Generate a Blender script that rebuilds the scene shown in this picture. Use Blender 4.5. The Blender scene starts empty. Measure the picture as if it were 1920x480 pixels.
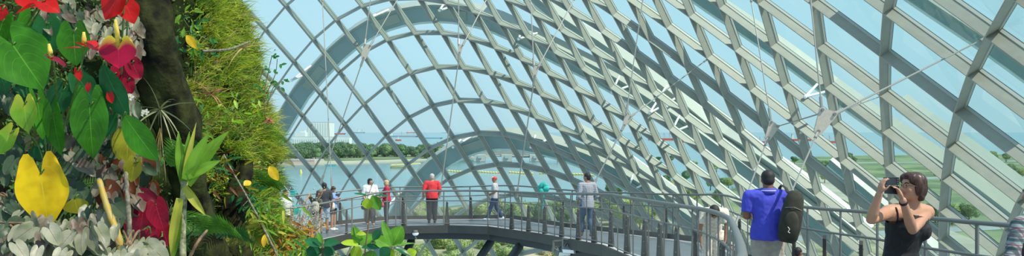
import bpy, bmesh, math, random
import numpy as np
from mathutils import Vector, Matrix, noise

random.seed(7)
S = bpy.context.scene
COL = S.collection
R = math.radians
FOC = 1700.0

# ------------------------------------------------------------------ camera, sky, sun, exposure
cam_data = bpy.data.cameras.new('camera')
cam_data.sensor_width = 36.0
cam_data.lens = 36.0 * FOC / 1920.0
cam_data.shift_y = -(-5.0 / 1920.0)
cam_data.clip_start = 0.05
cam_data.clip_end = 20000
cam = bpy.data.objects.new('camera', cam_data)
cam.rotation_euler = (R(90), 0, 0)
COL.objects.link(cam)
S.camera = cam

world = bpy.data.worlds.new('sky')
S.world = world
world.use_nodes = True
wn = world.node_tree.nodes; wl = world.node_tree.links
wn.clear()
w_out = wn.new('ShaderNodeOutputWorld'); w_bg = wn.new('ShaderNodeBackground')
w_tc = wn.new('ShaderNodeTexCoord'); w_sep = wn.new('ShaderNodeSeparateXYZ')
w_ramp = wn.new('ShaderNodeValToRGB')
w_ramp.color_ramp.elements[0].position = 0.0
w_ramp.color_ramp.elements[0].color = (0.46, 0.62, 0.70, 1)
w_ramp.color_ramp.elements[1].position = 0.8
w_ramp.color_ramp.elements[1].color = (0.36, 0.58, 0.80, 1)
e = w_ramp.color_ramp.elements.new(0.08); e.color = (0.47, 0.67, 0.78, 1)
e = w_ramp.color_ramp.elements.new(0.25); e.color = (0.44, 0.66, 0.80, 1)
wl.new(w_tc.outputs['Generated'], w_sep.inputs[0])
wl.new(w_sep.outputs['Z'], w_ramp.inputs[0])
wl.new(w_ramp.outputs[0], w_bg.inputs[0])
w_bg.inputs[1].default_value = 1.25
wl.new(w_bg.outputs[0], w_out.inputs[0])

sun_data = bpy.data.lights.new('sun', 'SUN')
sun_data.energy = 5.2
sun_data.angle = R(0.6)
sun_data.color = (1.0, 0.93, 0.78)
sun = bpy.data.objects.new('sun', sun_data)
SUN_DIR = Vector((0.52, -0.30, 0.80)).normalized()      # towards the sun
sun.rotation_euler = SUN_DIR.to_track_quat('Z', 'Y').to_euler()
sun.location = (30, -20, 60)
COL.objects.link(sun)

S.view_settings.view_transform = 'Standard'
S.view_settings.look = 'None'
S.view_settings.gamma = 1
S.view_settings.use_curve_mapping = False
S.view_settings.exposure = 0.0
S.cycles.transparent_max_bounces = 24
S.cycles.max_bounces = 8
S.cycles.sample_clamp_indirect = 6.0

# ------------------------------------------------------------------ helpers
def at(px, py, Y):
    """point at distance Y whose direction is that of a photograph position"""
    return Vector(((px - 960) / FOC * Y, Y, -(py - 245) / FOC * Y))

MATS = {}
def mat(name, col, rough=0.6, metal=0.0, var=0.0, scale=8.0, col2=None, spec=0.5, trans=0.0, bump=0.0, detail=4.0):
    if name in MATS: return MATS[name]
    m = bpy.data.materials.new(name); m.use_nodes = True
    n = m.node_tree.nodes; l = m.node_tree.links
    b = n['Principled BSDF']
    b.inputs['Roughness'].default_value = rough
    b.inputs['Metallic'].default_value = metal
    b.inputs['Specular IOR Level'].default_value = spec
    c = list(col) + [1]
    if var > 0 or col2 is not None:
        tc = n.new('ShaderNodeTexCoord'); nz = n.new('ShaderNodeTexNoise')
        nz.inputs['Scale'].default_value = scale; nz.inputs['Detail'].default_value = detail
        l.new(tc.outputs['Object'], nz.inputs['Vector'])
        cr = n.new('ShaderNodeValToRGB')
        a = [max(0, v * (1 - var)) for v in col] + [1]
        z = (list(col2) + [1]) if col2 is not None else [min(1, v * (1 + var)) for v in col] + [1]
        cr.color_ramp.elements[0].color = a; cr.color_ramp.elements[0].position = 0.36
        cr.color_ramp.elements[1].color = z; cr.color_ramp.elements[1].position = 0.64
        l.new(nz.outputs['Fac'], cr.inputs[0]); l.new(cr.outputs[0], b.inputs['Base Color'])
        if bump > 0:
            bp = n.new('ShaderNodeBump'); bp.inputs['Strength'].default_value = bump
            bp.inputs['Distance'].default_value = 0.05
            l.new(nz.outputs['Fac'], bp.inputs['Height']); l.new(bp.outputs[0], b.inputs['Normal'])
    else:
        b.inputs['Base Color'].default_value = c
    if trans > 0:       # thin leaf: some light comes through
        tr = n.new('ShaderNodeBsdfTranslucent'); mx = n.new('ShaderNodeMixShader')
        mx.inputs[0].default_value = trans
        if b.inputs['Base Color'].is_linked:
            l.new(b.inputs['Base Color'].links[0].from_socket, tr.inputs[0])
        else: tr.inputs[0].default_value = c
        l.new(b.outputs[0], mx.inputs[1]); l.new(tr.outputs[0], mx.inputs[2])
        l.new(mx.outputs[0], n['Material Output'].inputs[0])
    MATS[name] = m
    return m

def glass_mat(name, tint, gloss):
    m = bpy.data.materials.new(name); m.use_nodes = True
    n = m.node_tree.nodes; l = m.node_tree.links; n.clear()
    o = n.new('ShaderNodeOutputMaterial'); t = n.new('ShaderNodeBsdfTransparent')
    g = n.new('ShaderNodeBsdfGlossy'); mx = n.new('ShaderNodeMixShader')
    ge = n.new('ShaderNodeNewGeometry'); dt = n.new('ShaderNodeVectorMath'); dt.operation = 'DOT_PRODUCT'
    l.new(ge.outputs['Incoming'], dt.inputs[0]); l.new(ge.outputs['Normal'], dt.inputs[1])
    ab = n.new('ShaderNodeMath'); ab.operation = 'ABSOLUTE'; l.new(dt.outputs['Value'], ab.inputs[0])
    iv = n.new('ShaderNodeMath'); iv.operation = 'SUBTRACT'; iv.inputs[0].default_value = 1.0; l.new(ab.outputs[0], iv.inputs[1])
    pw = n.new('ShaderNodeMath'); pw.operation = 'POWER'; pw.inputs[1].default_value = 4.0; l.new(iv.outputs[0], pw.inputs[0])
    fr = n.new('ShaderNodeMath'); fr.operation = 'MULTIPLY_ADD'; fr.inputs[1].default_value = 0.8; fr.inputs[2].default_value = gloss; l.new(pw.outputs[0], fr.inputs[0])
    tm = n.new('ShaderNodeMix'); tm.data_type = 'RGBA'; tm.inputs[6].default_value = list(tint) + [1]; tm.inputs[7].default_value = [v ** 4 for v in tint] + [1]
    g.inputs['Roughness'].default_value = 0.02
    l.new(iv.outputs[0], tm.inputs[0]); l.new(tm.outputs[2], t.inputs[0])      # a slanting sight line crosses more glass
    l.new(fr.outputs[0], mx.inputs[0]); l.new(t.outputs[0], mx.inputs[1]); l.new(g.outputs[0], mx.inputs[2])
    l.new(mx.outputs[0], o.inputs[0])
    MATS[name] = m
    return m

def link(name, me, mats=None, parent=None, smooth=False):
    o = bpy.data.objects.new(name, me)
    COL.objects.link(o)
    if mats is not None:
        for m in (mats if isinstance(mats, (list, tuple)) else [mats]): me.materials.append(m)
    if smooth:
        for p in me.polygons: p.use_smooth = True
    if parent is not None: o.parent = parent
    return o

def tag(o, label=None, cat=None, group=None, kind=None):
    if label: o['label'] = label
    if cat: o['category'] = cat
    if group: o['group'] = group
    if kind: o['kind'] = kind
    return o

def empty(name, loc=(0, 0, 0), rz=0.0):
    o = bpy.data.objects.new(name, None); COL.objects.link(o)
    o.location = loc; o.rotation_euler = (0, 0, rz); o.empty_display_size = 0.1
    return o

def copy_tree(o, parent=None):
    c = o.copy(); COL.objects.link(c)
    if parent is not None: c.parent = parent
    for ch in list(o.children): copy_tree(ch, c)
    return c

class MB:
    """collects shapes, then builds one mesh"""
    def __init__(s): s.v = []; s.f = []; s.m = []; s.uv = None
    def add(s, vs, fs, mi=0):
        k = len(s.v); s.v += [tuple(v) for v in vs]
        s.f += [tuple(i + k for i in f) for f in fs]; s.m += [mi] * len(fs)
        return s
    def box(s, c, size, mi=0, rot=None):
        x, y, z = [d / 2 for d in size]
        vs = [Vector((a * x, b * y, d * z)) for a in (-1, 1) for b in (-1, 1) for d in (-1, 1)]
        if rot is not None: vs = [rot @ v for v in vs]
        c = Vector(c); vs = [v + c for v in vs]
        return s.add(vs, [(0, 1, 3, 2), (4, 6, 7, 5), (0, 4, 5, 1), (2, 3, 7, 6), (0, 2, 6, 4), (1, 5, 7, 3)], mi)
    def bar(s, a, b, w, h, up=(0, 0, 1), mi=0):
        a = Vector(a); b = Vector(b); d = (b - a).normalized(); up = Vector(up)
        sd = d.cross(up)
        if sd.length < 1e-4: sd = d.cross(Vector((1, 0, 0)))
        sd.normalize(); u = sd.cross(d)
        vs = [p + sd * (i * w / 2) + u * (j * h / 2) for p in (a, b) for i, j in ((-1, -1), (1, -1), (1, 1), (-1, 1))]
        return s.add(vs, [(3, 2, 1, 0), (4, 5, 6, 7), (0, 1, 5, 4), (1, 2, 6, 5), (2, 3, 7, 6), (3, 0, 4, 7)], mi)
    def tube(s, pts, r, n=8, mi=0, cap=True):
        pts = [Vector(p) for p in pts]; k = len(pts)
        rs = r if isinstance(r, (list, tuple)) else [r] * k
        vs = []; prev = None
        for i, p in enumerate(pts):
            d = (pts[min(i + 1, k - 1)] - pts[max(i - 1, 0)])
            if d.length < 1e-9: d = Vector((0, 0, 1))
            d.normalize()
            if prev is None:
                a = d.cross(Vector((0, 0, 1)))
                if a.length < .05: a = d.cross(Vector((1, 0, 0)))
            else: a = prev - d * prev.dot(d)
            a.normalize(); prev = a; b = d.cross(a)
            rr = rs[i] if isinstance(rs[i], (tuple, list)) else (rs[i], rs[i])
            for j in range(n):
                t = 2 * math.pi * j / n
                vs.append(p + a * (rr[0] * math.cos(t)) + b * (rr[1] * math.sin(t)))
        fs = [(i * n + j, i * n + (j + 1) % n, (i + 1) * n + (j + 1) % n, (i + 1) * n + j) for i in range(k - 1) for j in range(n)]
        if cap:
            fs.append(tuple(reversed(range(n)))); fs.append(tuple(range((k - 1) * n, k * n)))
        return s.add(vs, fs, mi)
    def ball(s, c, r, nu=14, nv=9, mi=0, rot=None):
        rx, ry, rz = r if isinstance(r, (tuple, list)) else (r, r, r)
        c = Vector(c); vs = []
        def P(x, y, z):
            v = Vector((x * rx, y * ry, z * rz))
            if rot is not None: v = rot @ v
            return v + c
        vs.append(P(0, 0, -1))
        for i in range(1, nv):
            a = -math.pi / 2 + math.pi * i / nv
            for j in range(nu):
                t = 2 * math.pi * j / nu
                vs.append(P(math.cos(a) * math.cos(t), math.cos(a) * math.sin(t), math.sin(a)))
        vs.append(P(0, 0, 1)); L = len(vs) - 1
        fs = [(0, 1 + (j + 1) % nu, 1 + j) for j in range(nu)]
        for i in range(nv - 2):
            for j in range(nu):
                a = 1 + i * nu + j; b = 1 + i * nu + (j + 1) % nu
                fs.append((a, b, b + nu, a + nu))
        k = 1 + (nv - 2) * nu
        fs += [(L, k + j, k + (j + 1) % nu) for j in range(nu)]
        return s.add(vs, fs, mi)
    def mesh(s, name='m'):
        me = bpy.data.meshes.new(name); me.from_pydata(s.v, [], s.f)
        for p, mi in zip(me.polygons, s.m): p.material_index = mi
        me.update()
        return me
    def build(s, name, mats, parent=None, smooth=False):
        return link(name, s.mesh(name), mats, parent, smooth)

# ------------------------------------------------------------------ materials
STEEL = mat('painted_steel_rib', (0.33, 0.315, 0.265), 0.5, 0.0, 0.05, 3)
BARG = mat('glazing_bar_paint', (0.42, 0.42, 0.37), 0.4, 0.0)
GASK = mat('gasket_rubber', (0.03, 0.035, 0.05), 0.6)
GLASS = glass_mat('dome_glass', (0.87, 0.965, 0.955), 0.04)
WHITE = mat('white_painted_steel', (0.86, 0.87, 0.84), 0.5)
ARCHP = mat('arch_paint', (0.34, 0.41, 0.42), 0.5, 0, 0.05, 0.5)
CABLE = mat('stainless_cable', (0.30, 0.30, 0.27), 0.4, 0.35)
PLATE = mat('cable_plate_paint', (0.46, 0.42, 0.35), 0.6, 0.0, 0.05, 20)
BOLT = mat('bolt_steel', (0.25, 0.25, 0.24), 0.4, 0.7)
RAIL = mat('rail_steel', (0.20, 0.205, 0.19), 0.45, 0.5)
DECK = mat('deck_panels', (0.13, 0.15, 0.17), 0.38, 0.0, 0.12, 1.2)
DECKE = mat('deck_edge_strip', (0.42, 0.42, 0.40), 0.6, 0.0, 0.08, 3)
DARKST = mat('dark_steel', (0.035, 0.042, 0.048), 0.5, 0.2, 0.1, 2)
FASC = mat('fascia_steel', (0.060, 0.060, 0.055), 0.5, 0.2, 0.1, 2)
FINM = mat('fin_bronze', (0.065, 0.058, 0.05), 0.5, 0.3, 0.15, 6)

LAT = {
 -4: (-2, [(-16988,41273,1100),(-15796,42095,75),(-14621,42887,-1024),(-13465,43664,-2220),(-12330,44436,-3534),(-11223,45215,-4983),(-10154,46004,-6579),(-9134,46808,-8321),(-8170,47625,-10208)]),
 -3: (-3, [(-17278,39652,3878),(-16102,40540,2841),(-14927,41389,1741),(-13771,42202,576),(-12650,42988,-666),(-11560,43759,-2001),(-10493,44526,-3441),(-9466,45288,-4982),(-8483,46047,-6624),(-7546,46810,-8371),(-6660,47581,-10229)]),
 -2: (-3, [(-16329,38959,5472),(-15177,39859,4385),(-14023,40726,3226),(-12881,41556,2003),(-11778,42352,717),(-10729,43123,-641),(-9699,43882,-2082),(-8709,44616,-3575),(-7751,45334,-5130),(-6831,46044,-6758),(-5957,46758,-8475),(-5137,47486,-10296)]),
 -1: (-3, [(-15336,38328,6858),(-14207,39227,5742),(-13081,40099,4543),(-11959,40941,3271),(-10860,41749,1940),(-9832,42523,553),(-8846,43272,-887),(-7880,43981,-2345),(-6936,44659,-3828),(-6024,45319,-5355),(-5157,45980,-6957),(-4346,46657,-8656),(-3599,47353,-10454)]),
 0: (-4, [(-15419,36848,9084),(-14296,37760,8042),(-13183,38645,6914),(-12083,39507,5699),(-11000,40347,4399),(-9930,41164,3024),(-8897,41945,1602),(-7913,42680,168),(-6960,43374,-1281),(-6034,44012,-2702),(-5129,44627,-4155),(-4264,45245,-5677),(-3463,45878,-7282),(-2724,46519,-8950)]),
 1: (-3, [(-13212,37258,9019),(-12099,38120,7890),(-11012,38955,6680),(-9954,39773,5384),(-8927,40584,3992),(-7901,41353,2565),(-6909,42076,1124),(-5968,42760,-328),(-5047,43377,-1735),(-4144,43970,-3168),(-3286,44555,-4643),(-2492,45143,-6166),(-1761,45728,-7718)]),
 2: (-2, [(-10963,37661,8652),(-9872,38466,7445),(-8818,39249,6163),(-7793,40016,4807),(-6782,40760,3389),(-5801,41470,1939),(-4866,42134,492),(-3963,42765,-965),(-3067,43351,-2415),(-2220,43905,-3856),(-1437,44445,-5300),(-721,44986,-6770)]),
 3: (-2, [(-9785,37274,9191),(-8674,38050,7972),(-7603,38798,6692),(-6568,39523,5350),(-5564,40230,3949),(-4607,40917,2502),(-3692,41571,1042),(-2799,42194,-436),(-1919,42775,-1908),(-1087,43311,-3342),(-320,43818,-4746),(377,44312,-6135)]),
 4: (-1, [(-7439,37710,8262),(-6343,38427,6960),(-5296,39119,5607),(-4310,39798,4202),(-3398,40470,2749),(-2489,41107,1275),(-1594,41709,-213),(-734,42267,-1677),(79,42784,-3106),(828,43263,-4482),(1510,43710,-5804)]),
 5: (-1, [(-6197,37441,8328),(-5087,38136,6986),(-4042,38807,5599),(-3084,39472,4170),(-2198,40126,2709),(-1288,40737,1225),(-397,41309,-259),(453,41840,-1719),(1242,42329,-3128),(1977,42773,-4471),(2658,43174,-5740)]),
 6: (-1, [(-4970,37235,8196),(-3871,37919,6803),(-2840,38575,5380),(-1884,39217,3927),(-1001,39854,2441),(-118,40443,956),(741,40987,-513),(1577,41490,-1965),(2365,41940,-3350),(3108,42337,-4660),(3806,42685,-5890)]),
 7: (-1, [(-3761,37077,7901),(-2692,37756,6456),(-1698,38407,4995),(-765,39034,3520),(134,39637,2023),(1008,40197,536),(1840,40720,-929),(2651,41186,-2349),(3449,41589,-3711),(4213,41934,-4998),(4938,42225,-6201)]),
 8: (-2, [(-3686,36246,8937),(-2563,36943,7473),(-1525,37615,5985),(-565,38260,4493),(347,38857,3016),(1222,39435,1522),(2072,39977,30),(2902,40454,-1411),(3717,40882,-2821),(4520,41244,-4170),(5298,41541,-5440),(6043,41778,-6624)]),
 9: (-2, [(-2472,36145,8433),(-1369,36815,6938),(-348,37464,5424),(596,38090,3906),(1488,38668,2414),(2329,39217,936),(3156,39719,-528),(3970,40177,-1975),(4786,40563,-3369),(5585,40882,-4698),(6363,41136,-5950),(7114,41327,-7117)]),
 10: (-2, [(-1253,36051,7815),(-176,36687,6302),(825,37299,4783),(1743,37906,3250),(2623,38453,1754),(3434,38988,272),(4236,39454,-1166),(5057,39862,-2593),(5855,40210,-3965),(6638,40492,-5269),(7404,40708,-6499),(8148,40859,-7648)]),
 11: (-3, [(-1121,35287,8629),(-13,35942,7095),(1024,36551,5569),(1990,37129,4053),(2892,37695,2528),(3745,38208,1049),(4541,38714,-428),(5315,39168,-1867),(6112,39530,-3254),(6898,39830,-4591),(7666,40071,-5867),(8416,40249,-7071),(9145,40364,-8195)]),
 12: (-3, [(197,35163,7838),(1264,35786,6290),(2264,36361,4761),(3204,36892,3259),(4058,37443,1742),(4863,37950,266),(5637,38431,-1203),(6395,38827,-2590),(7158,39156,-3942),(7919,39419,-5243),(8666,39619,-6483),(9395,39756,-7652),(10103,39832,-8742)]),
 13: (-4, [(476,34331,8526),(1555,34977,6957),(2580,35556,5414),(3539,36084,3905),(4416,36610,2408),(5223,37150,900),(5988,37644,-566),(6738,38087,-2003),(7472,38449,-3363),(8200,38741,-4668),(8925,38968,-5921),(9641,39128,-7113),(10342,39225,-8234)]),
 14: (-4, [(1928,34103,7553),(2946,34713,5992),(3910,35264,4461),(4814,35777,2956),(5623,36300,1475),(6389,36802,10),(7123,37267,-1428),(7838,37677,-2824),(8540,38013,-4154),(9232,38275,-5416),(9917,38466,-6615),(10594,38590,-7749),(11258,38648,-8812)]),
 15: (-5, [(2419,33122,8060),(3414,33780,6483),(4358,34362,4945),(5243,34894,3445),(6071,35410,1962),(6828,35925,500),(7559,36396,-933),(8254,36826,-2323),(8930,37202,-3668),(9594,37509,-4952),(10247,37742,-6166),(10890,37903,-7308),(11523,37994,-8380)]),
 16: (-5, [(4006,32705,6873),(4913,33347,5326),(5775,33916,3822),(6578,34431,2374),(7331,34938,936),(8042,35429,-484),(8717,35905,-1891),(9372,36312,-3238),(10007,36654,-4524),(10629,36930,-5747),(11239,37135,-6903),(11838,37268,-7985)]),
 17: (-6, [(4757,31426,7111),(5600,32143,5591),(6406,32786,4099),(7175,33363,2645),(7900,33874,1248),(8594,34358,-133),(9250,34840,-1508),(9871,35300,-2853),(10473,35694,-4143),(11061,36014,-5368),(11636,36264,-6526),(12200,36444,-7616)]),
 18: (-7, [(5685,29850,7134),(6440,30693,5668),(7177,31418,4226),(7881,32076,2811),(8563,32659,1426),(9200,33205,82),(9817,33710,-1244),(10416,34172,-2545),(10988,34596,-3809),(11541,34967,-5026),(12079,35271,-6182),(12605,35504,-7272)]),
 19: (-8, [(6801,27766,6854),(7428,28839,5516),(8070,29752,4146),(8701,30515,2804),(9309,31202,1483),(9897,31832,176),(10457,32415,-1103),(11001,32941,-2357),(11537,33391,-3570),(12056,33789,-4745),(12558,34138,-5877),(13045,34428,-6956),(13522,34649,-7974)]),
 20: (-9, [(8028,24887,6101),(8529,26330,5027),(9062,27540,3832),(9604,28554,2593),(10138,29391,1368),(10660,30152,139),(11167,30855,-1089),(11661,31478,-2293),(12136,32007,-3441),(12602,32473,-4560),(13060,32873,-5646),(13509,33214,-6690),(13946,33492,-7686)]),
 21: (-10, [(8993,20822,4766),(9542,22823,4056),(10035,24537,3160),(10517,25947,2125),(10990,27099,1033),(11446,28048,-60),(11895,28923,-1186),(12336,29706,-2318),(12766,30380,-3424),(13181,30949,-4484),(13587,31438,-5509),(13987,31853,-6501),(14382,32196,-7455)]),
 22: (-12, [(7398,12095,2968),(8823,15302,2994),(9835,17997,2667),(10603,20337,2094),(11209,22359,1341),(11711,24033,470),(12158,25421,-475),(12569,26544,-1440),(12974,27537,-2455),(13367,28406,-3480),(13745,29149,-4487),(14111,29776,-5460),(14468,30302,-6396)]),
 23: (-11, [(8282,11649,1172),(9917,14839,891),(11066,17529,381),(11914,19854,-282),(12551,21830,-1042),(13055,23484,-1868),(13482,24850,-2736),(13871,26002,-3640),(14235,26982,-4558),(14580,27811,-5468),(14910,28506,-6354)]),
 24: (-10, [(9091,11404,-401),(10843,14499,-951),(12070,17127,-1605),(12963,19397,-2328),(13626,21335,-3095),(14140,22966,-3894),(14562,24323,-4712),(14928,25451,-5538)]),
 25: (-7, [(12902,16816,-3318),(13825,19031,-4093)]),
}
# ------------------------------------------------------------------ the glass and steel shell (far wall that curves round to the right)
EC = Vector((-14.34, 18.756, -370.331)); EA = (67.907, 83.426, 392.552); ETH = -1.016
ct, st = math.cos(ETH), math.sin(ETH)
def e_loc(v): return Vector((ct * v[0] + st * v[1], -st * v[0] + ct * v[1], v[2]))
def e_wor(v): return Vector((ct * v[0] - st * v[1], st * v[0] + ct * v[1], v[2]))
def shell_normal(p):
    q = e_loc(Vector(p) - EC)
    return e_wor(Vector([q[k] / EA[k] ** 2 for k in range(3)])).normalized()
def shell_hit(px, py, off=0.0):
    """where a sight line meets the shell, or a surface off metres outside it"""
    d = e_loc(at(px, py, 1.0)); o = e_loc(-EC); a = [x + off for x in EA]
    A = sum((d[k] / a[k]) ** 2 for k in range(3)); Bq = sum(d[k] * o[k] / a[k] ** 2 for k in range(3))
    C = sum((o[k] / a[k]) ** 2 for k in range(3)) - 1
    disc = max(Bq * Bq - A * C, 0)
    return at(px, py, 1.0) * ((-Bq + math.sqrt(disc)) / A)

NODE = {}
for i, (j0, pts) in LAT.items():
    for k, p in enumerate(pts): NODE[(i, j0 + k)] = Vector(p) / 1000.0
NRM = {k: shell_normal(p) for k, p in NODE.items()}

wall = tag(empty('wall_right', (12, 26, -6)), 'curved wall of glass panes in a grid of deep grey steel ribs', None, None, 'structure')
bpy.context.view_layer.update()
WINV = Matrix.Translation(-Vector((12, 26, -6)))

def ribbon(mb, keys, d0, d1, th, mi):
    P = [NODE[k] for k in keys]; n = len(P); vs = []
    for q, k in enumerate(keys):
        t = (P[min(q + 1, n - 1)] - P[max(q - 1, 0)]).normalized()
        sd = t.cross(NRM[k]).normalized()
        for dd, s_ in ((d0, -1), (d0, 1), (d1, 1), (d1, -1)):
            vs.append(P[q] + NRM[k] * dd + sd * (s_ * th / 2))
    fs = [(0, 1, 2, 3), tuple((n - 1) * 4 + j for j in (3, 2, 1, 0))]
    for q in range(n - 1):
        for j in range(4):
            a = q * 4 + j; b = q * 4 + (j + 1) % 4
            fs.append((a, a + 4, b + 4, b))
    mb.add(vs, fs, mi)

def make_rib(keys):
    if len(keys) < 2: return
    mb = MB()
    ribbon(mb, keys, 0.0, 0.30, 0.035, 0)
    ribbon(mb, keys, 0.30, 0.385, 0.075, 1)
    ribbon(mb, keys, 0.385, 0.40, 0.078, 2)
    mb.v = [tuple(WINV @ Vector(v)) for v in mb.v]
    mb.build('steel_rib', [STEEL, BARG, GASK], wall)
Is = sorted({k[0] for k in NODE}); Js = sorted({k[1] for k in NODE})
def runs(keys):
    out = []; cur = []
    for k in keys:
        if k in NODE: cur.append(k)
        else:
            if len(cur) > 1: out.append(cur)
            cur = []
    if len(cur) > 1: out.append(cur)
    return out
for i in Is:
    for r_ in runs([(i, j) for j in Js]): make_rib(r_)
for j in Js:
    for r_ in runs([(i, j) for i in Is]): make_rib(r_)

def scr(p): return (960 + FOC * p[0] / p[1], 245 - FOC * p[2] / p[1])
cells = []
for (i, j) in NODE:
    ks = [(i, j), (i + 1, j), (i + 1, j + 1), (i, j + 1)]
    if all(k in NODE for k in ks):
        q = [NODE[k] + NRM[k] * 0.40 for k in ks]
        s_ = [scr(p) for p in q]
        inside = sum(-40 < a < 1960 and -40 < b < 520 for a, b in s_)
        ar = abs(sum(s_[a][0] * s_[(a + 1) % 4][1] - s_[(a + 1) % 4][0] * s_[a][1] for a in range(4))) / 2
        cells.append((ar if inside >= 2 else 0, q))
cells.sort(key=lambda t: -t[0])
rest = MB()
for n_, (ar, q) in enumerate(cells):
    q = [WINV @ p for p in q]
    if n_ < 100: MB().add(q, [(0, 1, 2, 3)]).build('glass_pane', GLASS, wall)
    else: rest.add(q, [(0, 1, 2, 3)])
if rest.v: tag(rest.build('glass_pane', GLASS, wall), kind='stuff')

# ------------------------------------------------------------------ big steel arches standing outside the glass
def resample(pts, step):
    out = [pts[0]]
    # Catmull-Rom through the points
    P = [pts[0] * 2 - pts[1]] + pts + [pts[-1] * 2 - pts[-2]]
    for k in range(1, len(P) - 2):
        n = max(2, int((P[k + 1] - P[k]).length / step))
        for q in range(1, n + 1):
            t = q / n
            out.append(0.5 * ((2 * P[k]) + (P[k + 1] - P[k - 1]) * t + (2 * P[k - 1] - 5 * P[k] + 4 * P[k + 1] - P[k + 2]) * t * t
                       + (3 * P[k] - P[k - 1] - 3 * P[k + 1] + P[k + 2]) * t ** 3))
    return out
def sweep(mb, pts, prof, mi=0, nrm=shell_normal):
    """prof: (across, outward) pairs; across is measured in the shell surface, positive on the convex (upper) side"""
    n = len(pts); m = len(prof); vs = []
    for q, p in enumerate(pts):
        t = (pts[min(q + 1, n - 1)] - pts[max(q - 1, 0)]).normalized()
        N = nrm(p); sd = t.cross(N).normalized()
        N = sd.cross(t).normalized()
        for a, b in prof: vs.append(p - sd * a + N * b)
    fs = [tuple(range(m)), tuple(reversed([(n - 1) * m + j for j in range(m)]))]
    for q in range(n - 1):
        for j in range(m):
            a = q * m + j; b = q * m + (j + 1) % m
            fs.append((a, b, b + m, a + m))
    mb.add(vs, fs, mi)
def outer_arch(pix, w, h, label, struts, off=2.6, fl=.45):
    pts = resample([shell_hit(a, b, off) for a, b in pix], 0.8)
    root = tag(empty('outer_arch', pts[0]), label, 'arch', None)
    inv = Matrix.Translation(-pts[0])
    def put(mb, name, m):
        mb.v = [tuple(inv @ Vector(v)) for v in mb.v]; return mb.build(name, m, root)
    mb = MB(); sweep(mb, pts, [(-w / 2, -h / 2), (w / 2, -h / 2), (w / 2, h / 2), (-w / 2, h / 2)]); put(mb, 'box_girder', ARCHP)
    mb = MB(); sweep(mb, pts, [(w * .5, -h * .55), (w * .5 + .10, -h * .55), (w * .5 + .10, fl), (w * .5, fl)]); put(mb, 'upper_flange', WHITE)
    mb = MB(); sweep(mb, pts, [(-w * .5 - .08, -h * .62), (-w * .5, -h * .62), (-w * .5, h * .5), (-w * .5 - .08, h * .5)]); put(mb, 'lower_flange', BARG)
    n = len(pts)
    for k in struts:
        q = int(k * (n - 1)); p = pts[q]; N = shell_normal(p)
        t = (pts[min(q + 1, n - 1)] - pts[max(q - 1, 0)]).normalized(); sd = t.cross(N).normalized()
        a = p + sd * (w * .5 + .10) - N * h * .3
        foot = p + sd * (w * .5 + .5) - N * (off - 0.7)
        for du in (-.35, .35):
            mb = MB(); mb.tube([a + t * du, foot], .045, 8); put(mb, 'strut', WHITE)
        mb = MB(); mb.ball(foot, .07, 8, 6); put(mb, 'strut_joint', WHITE)
        mb = MB(); mb.bar(p - N * (h * .5 + .03) - t * .7, p - N * (h * .5 + .03) + t * .7, .42, .05, N); put(mb, 'service_hatch', GASK if False else BARG)
    return root
outer_arch([(372, 560), (415, 450), (452, 365), (492, 285), (531, 230), (567, 170), (615, 115), (655, 78), (700, 48), (755, 28), (820, 20), (880, 26), (935, 42), (990, 68),
            (1060, 104), (1120, 134), (1170, 162), (1215, 190), (1260, 218), (1307, 250), (1355, 284), (1420, 330), (1500, 390), (1600, 470)],
           0.74, 0.6, 'large grey arch outside the glass, rising from the far left and crossing overhead', (.12, .3, .42, .5, .6, .72, .82))
outer_arch([(700, 520), (728, 440), (762, 375), (800, 325), (840, 292), (885, 270), (935, 260), (990, 264), (1045, 277), (1100, 296), (1160, 326), (1230, 368), (1300, 415), (1390, 480)],
           0.74, 0.6, 'lower grey arch outside the glass, behind the middle of the walkway', (.2, .42, .6, .8))
outer_arch([(960, -60), (1010, 0), (1060, 38), (1120, 76), (1190, 124), (1260, 174), (1330, 232), (1390, 268), (1460, 314), (1530, 366), (1620, 440)],
           0.30, 0.5, 'pale sunlit outer arch showing as a white stripe through the middle panes', (.5,), 3.4, .85)
outer_arch([(1250, -60), (1310, -12), (1360, 22), (1420, 62), (1485, 108), (1560, 164), (1650, 228), (1710, 268), (1790, 322), (1880, 388), (1960, 450)],
           0.55, 0.4, 'outer arch whose white top edge crosses the panes behind the cable plates', (.52,), 2.4, .55)
outer_arch([(1640, -70), (1720, -14), (1790, 32), (1860, 78), (1930, 128), (1990, 170)],
           0.5, 0.4, 'outer arch at the top right corner, beyond the nearest panes', (), 2.2, .55)
outer_arch([(1690, 190), (1740, 228), (1800, 268), (1860, 312), (1930, 366), (2000, 420)],
           0.3, 0.4, 'bright outer arch behind the panes above the woman taking a photograph, reaching the right edge', (), 2.4, .45)
outer_arch([(1560, 300), (1620, 350), (1690, 408), (1760, 470)],
           0.3, 0.4, 'short pale outer arch low behind the panes around the woman taking a photograph', (), 2.4, .45)
outer_arch([(1080, 240), (1150, 282), (1220, 332), (1290, 385), (1350, 432), (1410, 485)],
           0.3, 0.4, 'short bright outer arch running down behind the near handrail bend', (), 3.2, .75)

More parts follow.
